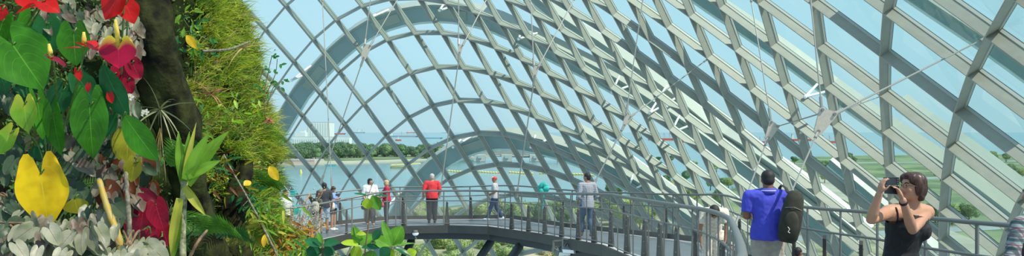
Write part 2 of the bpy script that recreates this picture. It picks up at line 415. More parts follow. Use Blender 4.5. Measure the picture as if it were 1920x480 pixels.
# ------------------------------------------------------------------ cable net inside the shell
def cable(a, b, r, label):
    a = Vector(a); b = Vector(b)
    o = empty('tension_cable', a); inv = Matrix.Translation(-a)
    d = (b - a).normalized()
    m = MB(); m.tube([Vector((0, 0, 0)), b - a], r, 6); m.build('cable_rod', CABLE, o)
    L = min(.35, (b - a).length * .1)
    m = MB(); m.tube([d * .02, d * L], r * 2.0, 8); m.build('end_socket', CABLE, o)
    m = MB(); m.tube([b - a - d * L, b - a - d * .02], r * 2.0, 8); m.build('end_socket', CABLE, o)
    return tag(o, label, 'cable')
def plate(pix, Y, label):
    P = [at(a, b, Y) for a, b in pix]; c = sum(P, Vector()) / 3
    o = empty('cable_plate', c)
    P = [p - c for p in P]; k = 1.5
    n = (P[1] - P[0]).cross(P[2] - P[0]).normalized()
    th = .02
    prof = []
    for p in P:
        d = p.normalized(); s_ = d.cross(n).normalized()
        r_ = p.length * .30
        for a in (-80, -45, 0, 45, 80):
            prof.append(p + d * (r_ * math.cos(R(a))) - s_ * (r_ * math.sin(R(a))))
    m = MB(); nn = len(prof)
    vs = [p + n * th for p in prof] + [p - n * th for p in prof]
    fs = [tuple(range(nn)), tuple(reversed(range(nn, 2 * nn)))] + [(j, j + nn, (j + 1) % nn + nn, (j + 1) % nn) for j in range(nn)]
    m.add(vs, fs); m.build('web_plate', PLATE, o)
    for p in P:
        m = MB(); m.tube([p - n * .05, p + n * .05], P[0].length * .17, 12); m.build('pin_bolt', BOLT, o)
    return tag(o, label, 'cable plate')
Y1, Y2, Y3, Y4, Y5, Y6 = 15.0, 22.0, 27.0, 31.0, 33.0, 34.0
plate([(1541, 206), (1564, 214), (1534, 246)], Y1, 'largest pale triangular cable plate, nearest, right of centre above the railing')
plate([(1446, 229), (1458, 237), (1440, 258)], Y2, 'pale triangular cable plate straight above the man in the blue shirt')
plate([(1174, 215), (1182, 219), (1171, 234)], Y3, 'slim grey cable plate above the plaid shirted man')
plate([(1001, 124), (1009, 126), (1003, 141)], Y4, 'small grey cable plate high between the middle ribs')
plate([(860, 84), (867, 86), (862, 98)], Y5, 'small cable plate in front of the crest of the large arch')
plate([(684, 84), (694, 86), (682, 108)], Y6, 'small pale cable plate left of the arch crest, on three cables')
C_ = 'thin steel cable '
for (p, Yp, q, Yq, r, lab) in [
    ((1541, 206), Y1, (1517, -30), 15.5, .014, 'rising from the largest cable plate'),
    ((1564, 214), Y1, (1846, 72), 20.9, .017, 'running up right from the largest plate to the top right rib node'),
    ((1564, 212), Y1, (1650, 181), 27.1, .014, 'from the largest plate to the upright rib behind it'),
    ((1541, 212), Y1, (1458, 237), Y2, .013, 'joining the two right hand cable plates'),
    ((1534, 246), Y1, (1476, 378), 13.8, .014, 'dropping from the largest plate behind the blue shirted man'),
    ((1446, 229), Y2, (1405, -20), 23, .016, 'rising from the plate above the blue shirted man'),
    ((1440, 258), Y2, (1378, 425), 19.5, .018, 'dropping from the second plate to the railing by the man in blue'),
    ((1174, 215), Y3, (1208, -20), 28, .018, 'rising from the slim plate above the plaid shirted man'),
    ((1182, 219), Y3, (1325, 112), 33.5, .018, 'running up right from the slim plate to a rib node'),
    ((1171, 234), Y3, (1112, 348), 26.5, .02, 'dropping from the slim plate to just behind the plaid shirted man'),
    ((1001, 124), Y4, (994, -20), 32, .02, 'rising from the small plate between the middle ribs'),
    ((1009, 126), Y4, (1082, -12), 33, .02, 'running up right from the small middle plate'),
    ((1003, 141), Y4, (968, 372), 31.5, .022, 'dropping from the middle plate to the far railing near the capped man'),
    ((860, 84), Y5, (860, -20), 34, .02, 'rising from the plate before the arch crest'),
    ((867, 86), Y5, (918, -12), 34, .02, 'running up right from the plate before the arch crest'),
    ((862, 98), Y5, (824, 372), 32.6, .022, 'dropping from the crest plate to beside the man in the red shirt'),
    ((684, 84), Y6, (697, -20), 35, .02, 'rising from the plate left of the arch crest'),
    ((694, 86), Y6, (752, -12), 35, .02, 'running up right from the plate left of the arch crest'),
    ((682, 108), Y6, (601, 345), 34, .022, 'dropping from the left plate towards the group at the railing'),
    ((604, -12), 37, (622, 350), 35, .018, 'hanging alone left of the plates, before the white building')]:
    cable(at(p[0], p[1], Yp), at(q[0], q[1], Yq), r, C_ + lab)
# ------------------------------------------------------------------ the curved walkway
NEAR = [(-11.5, 22.6, -3.75), (-9.4, 24.6, -3.64), (-7.7, 26.6, -3.55), (-6.2, 28.0, -3.46), (-5.22, 29.5, -3.34), (-4.16, 30.0, -3.17), (-2.12, 30.0, -3.14), (-.77, 29.2, -3.09), (.76, 25.7, -2.92),
        (2.04, 20.4, -2.58), (2.17, 18.6, -2.49), (2.30, 17.6, -2.46), (2.72, 14.0, -2.33), (2.66, 12.2, -2.23), (2.45, 10.3, -2.14), (2.04, 8.35, -2.03),
        (1.71, 6.86, -1.96), (1.32, 5.2, -1.87), (.9, 3.7, -1.79)]
FAR = [(-12.9, 24.9, -3.66), (-10.9, 26.9, -3.56), (-9.1, 28.9, -3.45), (-7.36, 30.6, -3.35), (-6.15, 31.8, -3.29), (-4.3, 32.5, -3.18), (-2.3, 32.6, -3.18), (-.06, 32.0, -3.09), (1.76, 28.0, -2.99),
       (3.53, 25.0, -2.88), (4.4, 22.8, -2.76), (4.87, 21.0, -2.64), (4.66, 17.8, -2.55), (4.53, 14.8, -2.37), (4.53, 13.2, -2.29), (4.56, 11.4, -2.18),
       (4.58, 9.9, -2.11), (4.74, 8.6, -2.05), (5.05, 6.2, -1.93)]
NEAR = [Vector(p) for p in NEAR]; FAR = [Vector(p) for p in FAR]
def floor_z(x, y):
    best = []
    for L in (NEAR, FAR):
        b = None
        for a, c in zip(L, L[1:]):
            d = (c - a); t = ((x - a.x) * d.x + (y - a.y) * d.y) / (d.x ** 2 + d.y ** 2); t = max(0, min(1, t))
            q = a + d * t; ds = math.hypot(q.x - x, q.y - y)
            if b is None or ds < b[0]: b = (ds, q.z)
        best.append(b)
    (d1, z1), (d2, z2) = best
    return (z1 * d2 + z2 * d1) / (d1 + d2 + 1e-9)
def lerp(a, b, t): return a + (b - a) * t
walk = tag(empty('floor', (0, 25, -3)), 'curved elevated walkway deck of dark panels with pale edge strips', None, None, 'structure')
W0 = Vector((0, 25, -3))
def on_walk(mb, name, m):
    mb.v = [tuple(Vector(v) - W0) for v in mb.v]; return mb.build(name, m, walk)
def strip(mb, t0, t1, top, bot):
    n = len(NEAR); vs = []
    for a, b in zip(NEAR, FAR):
        for t, z in ((t0, top), (t1, top), (t1, bot), (t0, bot)):
            vs.append(lerp(a, b, t) + Vector((0, 0, z)))
    fs = [(0, 1, 2, 3), tuple((n - 1) * 4 + j for j in (3, 2, 1, 0))]
    for q in range(n - 1):
        for j in range(4):
            a = q * 4 + j; b = q * 4 + (j + 1) % 4
            fs.append((a, a + 4, b + 4, b))
    mb.add(vs, fs)
m = MB(); strip(m, .10, .90, 0, -.06); on_walk(m, 'deck_panels', DECK)
m = MB(); strip(m, .0, .10, 0, -.06); on_walk(m, 'edge_strip', DECKE)
m = MB(); strip(m, .90, 1.0, 0, -.06); on_walk(m, 'edge_strip', DECKE)
m = MB(); strip(m, -.02, .01, .015, -.24); on_walk(m, 'fascia', FASC)
m = MB(); strip(m, .99, 1.02, .015, -.24); on_walk(m, 'fascia', FASC)
m = MB(); strip(m, .98, .995, .13, .0); on_walk(m, 'kerb', FINM)
m = MB(); strip(m, .07, .93, -.06, -.46); on_walk(m, 'box_girder', DARKST)

def along(L, s0=0.0, step=None):
    out = []; acc = 0; nxt = s0
    for a, b in zip(L, L[1:]):
        d = (b - a).length
        while nxt <= acc + d:
            out.append(a.lerp(b, (nxt - acc) / d)); nxt += step
        acc += d
    return out
def at_px(L, px):
    for a, b in zip(L, L[1:]):
        pa, pb = scr(a)[0], scr(b)[0]
        if (pa - px) * (pb - px) <= 0 and abs(pa - pb) > 1e-6:
            # refine
            lo, hi = 0., 1.
            for _ in range(30):
                m_ = (lo + hi) / 2; v = scr(a.lerp(b, m_))[0]
                if (v - px) * (pa - px) > 0: lo = m_
                else: hi = m_
            return a.lerp(b, lo)
def mesh_mat():
    m = bpy.data.materials.new('steel_net'); m.use_nodes = True
    n = m.node_tree.nodes; l = m.node_tree.links
    b = n['Principled BSDF']; b.inputs['Base Color'].default_value = (.40, .41, .39, 1); b.inputs['Metallic'].default_value = .4
    b.inputs['Roughness'].default_value = .5
    uv = n.new('ShaderNodeUVMap'); sp = n.new('ShaderNodeSeparateXYZ'); l.new(uv.outputs[0], sp.inputs[0])
    def diag(sign):
        a = n.new('ShaderNodeMath'); a.operation = 'ADD' if sign > 0 else 'SUBTRACT'
        k = n.new('ShaderNodeMath'); k.operation = 'MULTIPLY'; k.inputs[1].default_value = 1.8
        l.new(sp.outputs[1], k.inputs[0]); l.new(sp.outputs[0], a.inputs[0]); l.new(k.outputs[0], a.inputs[1])
        s_ = n.new('ShaderNodeMath'); s_.operation = 'MULTIPLY'; s_.inputs[1].default_value = 1 / .055; l.new(a.outputs[0], s_.inputs[0])
        f = n.new('ShaderNodeMath'); f.operation = 'FRACT'; l.new(s_.outputs[0], f.inputs[0])
        g = n.new('ShaderNodeMath'); g.operation = 'LESS_THAN'; g.inputs[1].default_value = .075; l.new(f.outputs[0], g.inputs[0])
        return g
    mx = n.new('ShaderNodeMath'); mx.operation = 'MAXIMUM'
    l.new(diag(1).outputs[0], mx.inputs[0]); l.new(diag(-1).outputs[0], mx.inputs[1])
    l.new(mx.outputs[0], b.inputs['Alpha'])
    return m
NET = mesh_mat()
def railing(L, posts, fins, label, inward, Hr=1.15, thick=.03):
    root = tag(empty('railing', L[len(L) // 2]), label, 'railing'); o0 = L[len(L) // 2]
    inv = Matrix.Translation(-o0)
    def put(mb, name, m, sm=False):
        mb.v = [tuple(inv @ Vector(v)) for v in mb.v]; return mb.build(name, m, root, sm)
    up = Vector((0, 0, 1))
    sm = L if False else resample(L, .6)
    m = MB(); m.tube([p + up * Hr for p in sm], thick, 10); put(m, 'handrail', RAIL, True)
    m = MB(); m.tube([p + up * (Hr - .33) for p in sm], .017, 8); put(m, 'mid_rail', RAIL, True)
    m = MB(); m.tube([p + up * .07 for p in sm], .013, 6); put(m, 'bottom_rail', RAIL, True)
    def tang(p):
        b = None
        for a, c in zip(sm, sm[1:]):
            q = a.lerp(c, .5); ds = (q - p).length
            if b is None or ds < b[0]: b = (ds, (c - a).normalized())
        return b[1]
    for p in posts:
        t = tang(p)
        m = MB(); m.bar(p - up * .12, p + up * (Hr - .02), .018, .042, t); put(m, 'post', RAIL)
    for p in fins:
        t = tang(p); sd = Vector((t.y, -t.x, 0)).normalized() * inward
        c = p + sd * .12
        m = MB()
        w0, w1, hh, th = .085, .03, .74, .045
        prof = [(-w0, 0), (w0, 0), (w0 * .9, .12), (w1, hh * .8), (w1 * 1.1, hh), (-w1 * .3, hh + .05), (-w1 * 1.1, hh)]
        tt = (t + sd * .5).normalized(); nn = Vector((tt.y, -tt.x, 0))
        k = len(prof)
        vs = [c + tt * a + up * b + nn * th / 2 for a, b in prof] + [c + tt * a + up * b - nn * th / 2 for a, b in prof]
        m.add(vs, [tuple(range(k)), tuple(reversed(range(k, 2 * k)))] + [(j, j + k, (j + 1) % k + k, (j + 1) % k) for j in range(k)])
        f = put(m, 'light_fin', FINM)
        m = MB()
        for zz in (.14, .36, .56, .68):
            for s_ in (-1, 1): m.ball(c + up * zz + nn * (s_ * th * .5) - o0, .012, 6, 4)
        m.build('rivets', CABLE, f)
    # netting
    me_v = []; me_f = []; uvs = []; acc = 0
    for a, b in zip(sm, sm[1:]):
        d = (b - a).length; k = len(me_v)
        me_v += [tuple(inv @ (a + up * .07)), tuple(inv @ (b + up * .07)), tuple(inv @ (b + up * (Hr - .33))), tuple(inv @ (a + up * (Hr - .33)))]
        me_f.append((k, k + 1, k + 2, k + 3)); uvs += [(acc, .07), (acc + d, .07), (acc + d, Hr - .33), (acc, Hr - .33)]; acc += d
    me = bpy.data.meshes.new('net'); me.from_pydata(me_v, [], me_f); ul = me.uv_layers.new(name='UVMap')
    for k, u in enumerate(uvs): ul.data[k].uv = u
    link('wire_net', me, NET, root)
    return root
pn = [at_px(NEAR, x) for x in (584, 660, 726, 742, 762, 832, 915, 934, 947, 978, 1010, 1040, 1070, 1100, 1128, 1158, 1187, 1216, 1245, 1272, 1298, 1325)]
tail = [p for p in along(NEAR[12:], .9, .95)]
head = along(NEAR[:4], 0.4, 1.2)
railing(NEAR, head + pn + tail, head[1::2] + [at_px(NEAR, x) for x in (655, 757, 837, 953, 984, 1014, 1045, 1076, 1105, 1136, 1165, 1197, 1225, 1256, 1288)] + along(NEAR[13:], .4, 1.0)[:6],
        'near curved railing of the walkway with thick steel handrail and wire net', -1, thick=.033)
pf = [at_px(FAR, x) for x in (562, 631, 683, 750, 881, 957, 1016, 1073, 1143, 1183, 1223, 1262, 1307, 1353)]
railing(FAR, along(FAR[:4], .5, 1.2) + pf + [at_px(FAR, x) for x in (1402, 1450, 1514, 1576, 1645, 1735, 1832, 1908)],
        [at_px(FAR, x) for x in (636, 755, 884, 1062, 1118, 1176, 1257, 1398, 1503, 1562, 1632)], 'far railing of the walkway running along the glass side', 1, thick=.025)

# struts below the deck
for (a, b, lab) in [(((777, 446), 31.2), ((742, 520), 30.4), 'dark strut under the walkway below the woman in red'),
                    (((930, 447), 30.2), ((868, 530), 29.6), 'dark slanting strut under the walkway, left of the pair'),
                    (((983, 458), 27.4), ((925, 530), 26.8), 'dark slanting strut under the walkway, right of the pair')]:
    A = at(a[0][0], a[0][1] - 8, a[1]); B = at(b[0][0], b[0][1], b[1])
    o = tag(empty('walkway_strut', B), lab, 'strut', None)
    d = (A - B); m = MB(); m.tube([Vector(), d * .02, d * .84, d * .92], [.10, .135, .135, .07], 14); m.build('strut_tube', DARKST, o, True)
    m = MB(); m.tube([d * .90, d * .99], .055, 10); m.ball(d, .08, 10, 6); m.build('strut_joint', DARKST, o)
def floodlight(px, py, Y, s, label, rz):
    o = tag(empty('floodlight', at(px, py, Y), rz), label, 'floodlight')
    m = MB(); m.box((0, 0, 0), (.42 * s, .30 * s, .14 * s), rot=Matrix.Rotation(R(22), 3, 'X')); m.build('lamp_housing', RAIL, o)
    m = MB(); m.box((0, -.155 * s, -.06 * s), (.34 * s, .02, .10 * s), rot=Matrix.Rotation(R(22), 3, 'X')); m.build('lamp_glass', WHITE, o)
    m = MB(); m.bar((-.24 * s, 0, 0), (-.24 * s, 0, .26 * s), .03, .05); m.bar((.24 * s, 0, 0), (.24 * s, 0, .26 * s), .03, .05); m.bar((-.24 * s, 0, .26 * s), (.24 * s, 0, .26 * s), .05, .03); m.build('bracket', RAIL, o)
    for k in range(5):
        m = MB(); m.box(((k - 2) * .08 * s, .06 * s, .08 * s), (.02, .2 * s, .06 * s)); m.build('cooling_fin', RAIL, o)
floodlight(1053, 470, 23.2, 1.0, 'grey floodlight hung under the walkway, left one of the pair', .5)
floodlight(1070, 466, 22.8, .9, 'grey floodlight hung under the walkway, right one of the pair', -.5)
o = tag(empty('security_camera', at(779, 437, 29.9)), 'small white dome camera under the walkway edge', 'camera')
o.scale = (.62,) * 3; m = MB(); m.tube([(0, 0, .16), (0, 0, .02)], [.12, .15], 14); m.build('mount', RAIL, o)
m = MB(); m.ball((0, 0, -.03), (.17, .15, .12)); m.build('dome', WHITE, o, True)
m = MB(); m.tube([(0, -.05, -.1), (.0, -.05, -.2), (.05, 0, -.3)], .03, 8); m.build('cable', RAIL, o)
# ------------------------------------------------------------------ outside: sea, shore, island, barrage, ships; distance haze put into paler colours
SEA = -30.0
def sea_at(px, row):
    """point on the water plane"""
    D = -SEA * FOC / (row - 245); return Vector(((px - 960) / FOC * D, D, SEA))
WATER = mat('sea_water', (0.10, 0.215, 0.235), 0.16, 0.0, 0.12, 0.02, spec=0.55)
_n = WATER.node_tree.nodes; _l = WATER.node_tree.links
_b = _n.new('ShaderNodeBump'); _z = _n.new('ShaderNodeTexNoise'); _t = _n.new('ShaderNodeTexCoord')
_z.inputs['Scale'].default_value = .35; _b.inputs['Strength'].default_value = .35; _b.inputs['Distance'].default_value = .6
_l.new(_t.outputs['Object'], _z.inputs['Vector']); _l.new(_z.outputs['Fac'], _b.inputs['Height']); _l.new(_b.outputs[0], _n['Principled BSDF'].inputs['Normal'])
m = MB(); m.add([(-9000, 30, 0), (9000, 30, 0), (9000, 15000, 0), (-9000, 15000, 0)], [(0, 1, 2, 3)])
sea = m.build('water', WATER); sea.location.z = SEA; tag(sea, kind='structure')
GRASSG = mat('shore_grass', (0.12, 0.19, 0.07), 0.9, 0, 0.35, 0.03, (0.22, 0.26, 0.12))
SAND = mat('shore_sand', (0.38, 0.35, 0.27), 0.9, 0, 0.15, 0.05)
CONC = mat('pale_concrete', (0.50, 0.49, 0.45), 0.8, 0, 0.06, 0.2)
ROADM = mat('asphalt', (0.28, 0.30, 0.30), 0.8, 0, 0.08, 0.2)
def ground(name, pts, z, m, th=2.0):
    mb = MB(); n = len(pts)
    vs = [(p[0], p[1], z) for p in pts] + [(p[0], p[1], z - th) for p in pts]
    mb.add(vs, [tuple(range(n)), tuple(reversed(range(n, 2 * n)))] + [(j, j + n, (j + 1) % n + n, (j + 1) % n) for j in range(n)])
    return tag(mb.build(name, m), kind='structure')
def wob(pix, z=SEA):
    return [((px - 960) / FOC * (-z * FOC / (row - 245)), -z * FOC / (row - 245)) for px, row in pix]
ground('ground', wob([(440, 312), (520, 311), (600, 310), (690, 307), (790, 303), (900, 296), (960, 291), (950, 286), (800, 284), (600, 284), (400, 286)]), SEA + .9, SAND)
ground('ground', wob([(610, 303.5), (700, 302), (790, 299), (850, 295), (850, 289), (600, 289)]), SEA + 1.4, GRASSG)
near_land = [(x, y) for x, y in [(-75, 60), (-62, 200), (-48, 300), (-20, 352), (20, 372), (60, 385), (100, 430), (160, 560), (235, 800), (330, 1010), (520, 1100), (1400, 1200), (1500, 60)]]
ground('ground', near_land, SEA + 1.2, GRASSG)
SCRUB = mat('dry_scrub', (0.24, 0.23, 0.11), 0.9, 0, 0.4, 0.12, (0.42, 0.37, 0.22))
ground('ground', [(-74, 61), (-61, 199), (-47, 299), (-19, 345), (60, 345), (110, 300), (150, 61)], SEA + 1.3, SCRUB, .1)
ground('ground', [(140, 520), (175, 515), (760, 700), (745, 725)], SEA + 1.35, ROADM, .1)
ground('ground', [(215, 790), (260, 785), (900, 960), (900, 985)], SEA + 1.35, ROADM, .1)
ground('ground', [(60, 240), (75, 236), (520, 420), (505, 432)], SEA + 1.35, ROADM, .1)
ground('ground', [(90, 150), (102, 148), (190, 560), (176, 560)], SEA + 1.36, SAND, .1)

TREEM = [mat('tree_green_dark', (0.075, 0.16, 0.07), 0.9, 0, 0.35, 0.35, (0.13, 0.24, 0.09)),
         mat('tree_green_mid', (0.13, 0.23, 0.08), 0.9, 0, 0.35, 0.35, (0.20, 0.30, 0.11)),
         mat('tree_green_light', (0.27, 0.36, 0.09), 0.9, 0, 0.3, 0.4, (0.40, 0.45, 0.16)),
         mat('shrub_tan', (0.50, 0.44, 0.28), 0.9, 0, 0.3, 0.5, (0.33, 0.40, 0.15))]
BARK = mat('tree_bark', (0.16, 0.12, 0.08), 0.9, 0, 0.2, 2)
def crown_mesh(seed, n=1500):
    """leafy crown: a few rounded masses covered in leaf sprays"""
    rnd = random.Random(seed); mb = MB()
    cs = [(Vector((0, 0, 0)), .72)] + [(Vector((rnd.uniform(-.6, .6), rnd.uniform(-.6, .6), rnd.uniform(-.35, .5))), rnd.uniform(.28, .45)) for _ in range(10)]
    for c, r_ in cs: mb.ball(c, r_ * .86, 8, 6)
    for k in range(n):
        c, r_ = cs[0] if rnd.random() < .3 else rnd.choice(cs)
        d = Vector((rnd.gauss(0, 1), rnd.gauss(0, 1), rnd.gauss(0, 1) * .9 + .25)).normalized(); p = c + d * r_ * rnd.uniform(.85, 1.08)
        a = Vector((rnd.gauss(0, 1), rnd.gauss(0, 1), rnd.gauss(0, 1))).normalized(); a = (a - d * a.dot(d) * .5).normalized(); b = a.cross(d + Vector((0, 0, .3))).normalized(); s_ = rnd.uniform(.04, .085)
        mb.add([p - a * s_, p - b * s_ * .7, p + a * s_ + d * s_ * .5, p + b * s_ * .7], [(0, 1, 2, 3)])
    return mb.mesh('crown')
CROWN = []
for ti in range(4):
    row_ = []
    for q in range(3):
        me = crown_mesh(ti * 10 + q + 1); me.materials.append(TREEM[ti]); row_.append(me)
    CROWN.append(row_)
def trunk_mesh():
    m = MB(); m.tube([(0, 0, 0), (.03, 0, .5), (0, .02, 1.0)], [.09, .06, .04], 7)
    m.tube([(.02, 0, .55), (.22, .05, .95)], [.04, .02], 5); m.tube([(.02, 0, .6), (-.2, -.05, 1.0)], [.04, .02], 5)
    me = m.mesh('trunk'); me.materials.append(BARK); return me
TRUNK = trunk_mesh()
rt = random.Random(11)
def tree(x, y, z, rad, kind, label, group, trunk=True, h=None):
    h = h or rad * 1.7
    o = tag(empty('tree' if trunk else 'shrub', (x, y, z)), label, 'tree' if trunk else 'shrub', group)
    c = link('crown', CROWN[kind][rt.randrange(3)], None, o)
    s_ = rt.uniform(.9, 1.12)
    c.scale = (rad * s_, rad * rt.uniform(.9, 1.1), rad * rt.uniform(.85, 1.1)); c.rotation_euler = (0, 0, rt.uniform(0, 6.28))
    c.location = (0, 0, (h - rad * .55) if trunk else rad * .45)
    if trunk:
        t = link('trunk', TRUNK, None, o); t.scale = (rad, rad, h - rad * .5)
    return o
# island wood: rows of crowns
for q in range(170):
    px = rt.uniform(500, 885); row = rt.choice([306, 303, 299, 296, 293, 290]) - (max(0, px - 620) / 260.0) * rt.uniform(3, 7)
    row = max(row, 289)
    if 600 < px < 860 and row > 299: row = 296
    p = sea_at(px, row); D = p.y
    top = 268 + (px - 520) * .012 + rt.uniform(-3, 6) if px < 640 else rt.uniform(268, 281)
    hh = max(7, -(top - 245) / FOC * D - (SEA + 1.5))
    tree(p.x, p.y, SEA + 1, hh * rt.uniform(.55, .72), rt.choice([0, 0, 1]), 'dense green tree in the wood on the far island shore', 'trees on the island', True, hh * .92)
# land below and right of the dome
def land_tree(px, row, top, kind, label, group, trunk=True):
    p = wob([(px, row)], SEA + 1.2)[0]; hh = (row - top) / FOC * p[1]
    tree(p[0], p[1], SEA + 1.1, hh * (.5 if trunk else .75), kind, label, group, trunk, hh * .95)
for q in range(46):
    px = 770 + q * 9.5 + rt.uniform(-6, 6); row = rt.uniform(408, 436)
    land_tree(px, row, rt.uniform(374, 398) - max(0, px - 1050) * .07, rt.choice([1, 2, 2, 2, 3]), 'green tree on the shore seen through the glass beyond the walkway railing', 'shore trees beyond the railing')
for q in range(120):
    px = rt.uniform(600, 1080); row = rt.uniform(455, 560)
    land_tree(px, row, row - rt.uniform(14, 34), rt.choice([2, 3, 3, 2, 1, 2]), 'tan and green shrub on the ground seen under the walkway', 'shrubs under the walkway', False)
for q in range(110):
    px = rt.uniform(1150, 1960); row = rt.choice([300, 306, 314, 325, 340, 360, 385, 420]) + rt.uniform(-3, 5) + max(0, 1300 - px) * .12
    land_tree(px, row, row - rt.uniform(8, 14) - (row - 290) * .22, rt.choice([0, 1, 2, 2, 1]), 'green tree on the land outside the right hand glass', 'trees outside the right glass')

def block(name, cat, label, px0, px1, base_row, top_row, mat_, dep=40, parts=(), zb=SEA + 1):
    """building standing on the shore at the distance its base row gives"""
    D = -SEA * FOC / (base_row - 245); x0 = (px0 - 960) / FOC * D; x1 = (px1 - 960) / FOC * D; zt = -(top_row - 245) / FOC * D
    o = tag(empty(name, ((x0 + x1) / 2, D, zb)), label, cat)
    w = x1 - x0; h = zt - zb
    m = MB(); m.box((0, dep / 2, h / 2), (w, dep, h)); m.build('walls', mat_, o)
    return o, w, h, dep
BWH = mat('white_facade', (0.74, 0.74, 0.70), 0.8, 0, 0.03, 0.05)
BWIN = mat('facade_windows', (0.42, 0.47, 0.50), 0.5)
REDM = mat('red_hull', (0.62, 0.10, 0.07), 0.6)
o, w, h, d = block('building', 'building', 'large white windowless block building on the island skyline', 575, 617, 270, 230, BWH, 60)
m = MB()
for k in range(9): m.box((-w / 2 + w * (k + .5) / 9, -.15, h * .5), (.8, .3, h * .96))
m.build('facade_fins', CONC, o); m = MB(); m.box((0, d / 2, h + .8), (w * 1.01, d, 1.6)); m.build('roof', CONC, o)
o, w, h, d = block('building', 'building', 'long low grey and white hall left of the tall white block', 548, 655, 273, 257, BWH, 30)
m = MB()
for k in range(26): m.box((-w / 2 + w * (k + .5) / 26, -.15, h * .45), (1.2, .3, h * .5))
m.build('windows', BWIN, o); m = MB(); m.box((0, d / 2, h + .5), (w * 1.01, d, 1.0)); m.build('roof', CONC, o)
o, w, h, d = block('building', 'building', 'small white stepped building beside the big arch', 553, 572, 272, 248, BWH, 25)
m = MB(); m.box((w * .2, 8, h + 2), (w * .5, 14, 4)); m.build('roof', BWH, o)
o, w, h, d = block('shed', 'shed', 'low row of pink and white shore sheds on the island beach', 533, 590, 309, 301, mat('pink_wall', (.55, .42, .38), .8), 8)
m = MB()
for k in range(7): m.box((-w / 2 + w * (k + .5) / 7, 4, h + .6), (w / 7.5, 8.6, 1.2))
m.build('roof', CONC, o)
# barrage
bar = tag(empty('barrage', sea_at(985, 303)), 'pale concrete tidal barrage with square piers across the channel', 'barrage')
D = bar.location.y; W = lambda a: a / FOC * D
for k, px in enumerate((900, 950, 1003, 1055, 1105)):
    m = MB(); m.box((W(px - 985), 0, W(7)), (W(20), 14, W(13))); m.build('pier', CONC, bar)
    m = MB(); m.box((W(px - 985), -7.6, W(9)), (W(7), 1, W(5))); m.build('gate_house_window', BWIN, bar)
m = MB(); m.box((W(15), 3, W(11)), (W(270), 8, W(2.4))); m.build('bridge_deck', CONC, bar)
m = MB(); m.tube([(W(-110), 8, W(12)), (W(-60), 8, W(20)), (W(0), 8, W(22)), (W(60), 8, W(19)), (W(120), 8, W(13))], [1, 6, 8, 6, 1], 10); m.build('curved_roof', CONC, bar)
BUOY = mat('yellow_buoy', (0.72, 0.56, 0.16), 0.6)
for k in range(60):
    px = 842 + k * 5.2
    if k % 11 in (9, 10): continue
    p = sea_at(px, 321.5 + k * .15 + math.sin(k * .5) * .8)
    o = empty('float', p); tag(o, 'yellow float in the floating boom line across the channel', 'float', 'floats of the yellow boom')
    m = MB(); m.tube([(-.9, 0, .4), (-.5, 0, .4), (.5, 0, .4), (.9, 0, .4)], [.3, .7, .7, .3], 8); m.build('float_body', BUOY, o)
# yellow framed jetty by the beach
jt = tag(empty('jetty', sea_at(757, 315)), 'small pale jetty frame with yellow floats off the island beach', 'jetty'); D = jt.location.y
m = MB()
for k in range(5): m.bar((W(-24 + k * 10), 0, -1), (W(-24 + k * 10), 0, W(8 - k)), .6, .6)
m.build('piles', CONC, jt)
m = MB(); m.bar((W(-24), 0, W(6)), (W(24), 30, W(6)), 1.2, 1.0); m.bar((W(-24), 0, 1), (W(8), -8, 1), 2.0, 1.2); m.build('beam', BUOY, jt)
def ship(px, row, L, label, hullc, bridge_at=.35, masts=0, hb=1.0):
    p = sea_at(px, row); D = p.y; Lm = L / FOC * D; o = tag(empty('ship', p), label, 'ship')
    h = Lm * .09 * hb
    m = MB()
    vs = []
    for z, k, kk in ((0, .44, .47), (h, .5, .5)):
        vs += [(-kk * Lm, -Lm * .06, z), (k * Lm * .8, -Lm * .07, z), (k * Lm, 0, z), (k * Lm * .8, Lm * .07, z), (-kk * Lm, Lm * .06, z)]
    m.add(vs, [(0, 1, 2, 3, 4), (9, 8, 7, 6, 5)] + [(j, j + 5, (j + 1) % 5 + 5, (j + 1) % 5) for j in range(5)])
    m.build('hull', hullc, o)
    m = MB(); b = -.5 + bridge_at
    m.box((b * Lm, 0, h * 1.8), (Lm * .10, Lm * .09, h * 1.7)); m.box((b * Lm, 0, h * 2.9), (Lm * .07, Lm * .07, h * .7)); m.build('bridge', BWH, o)
    m = MB(); m.tube([(b * Lm - Lm * .04, 0, h * 2.6), (b * Lm - Lm * .04, 0, h * 4)], Lm * .012, 8); m.build('funnel', hullc, o)
    for k in range(masts):
        x = (-.2 + .6 * (k + .5) / masts) * Lm; m = MB(); m.bar((x, 0, h), (x, 0, h * 4.0), h * .12, h * .12); m.bar((x, 0, h * 3.8), (x + Lm * .06, 0, h * 1.6), h * .08, h * .08); m.build('mast', REDM, o)
    return o
GREYH = mat('grey_hull', (.30, .36, .42), .6)
ship(747, 264, 12, 'small red and white tug boat on the sea right of the white block', REDM, .5, 0, 2.4)
ship(758, 257, 58, 'long low pale freighter with thin masts on the sea', GREYH, .06, 3, .5)
ship(808, 260, 46, 'blue and white barge with its bridge at the left', mat('blue_hull', (.18, .36, .52), .6), .12, 0, .5)
ship(672, 249.6, 26, 'dark grey ship on the horizon above the island trees', GREYH, .5, 2, .8)
ship(770, 249.2, 18, 'faint red ship on the horizon', REDM, .3, 1, .7)
ship(632, 252, 34, 'red hulled ship half hidden by the long hall', REDM, .2, 1, .7)
ship(833, 249.4, 10, 'tiny ship on the horizon at the right of the barge', GREYH, .5, 0, 1)
for px in (1130, 1240, 1300, 1365, 1420, 1500, 1560):
    ship(px, 262 + (px % 7), 42 + px % 11, 'freighter with red masts anchored at sea, seen through the steep ribs at the right', GREYH if px % 4 else REDM, .2, 3, .8)['group'] = 'anchored freighters at the right'
ship(620, 311.5, 22, 'small turquoise boat by the island beach', mat('teal_hull', (.05, .38, .42), .6), .5, 0, 1.6)
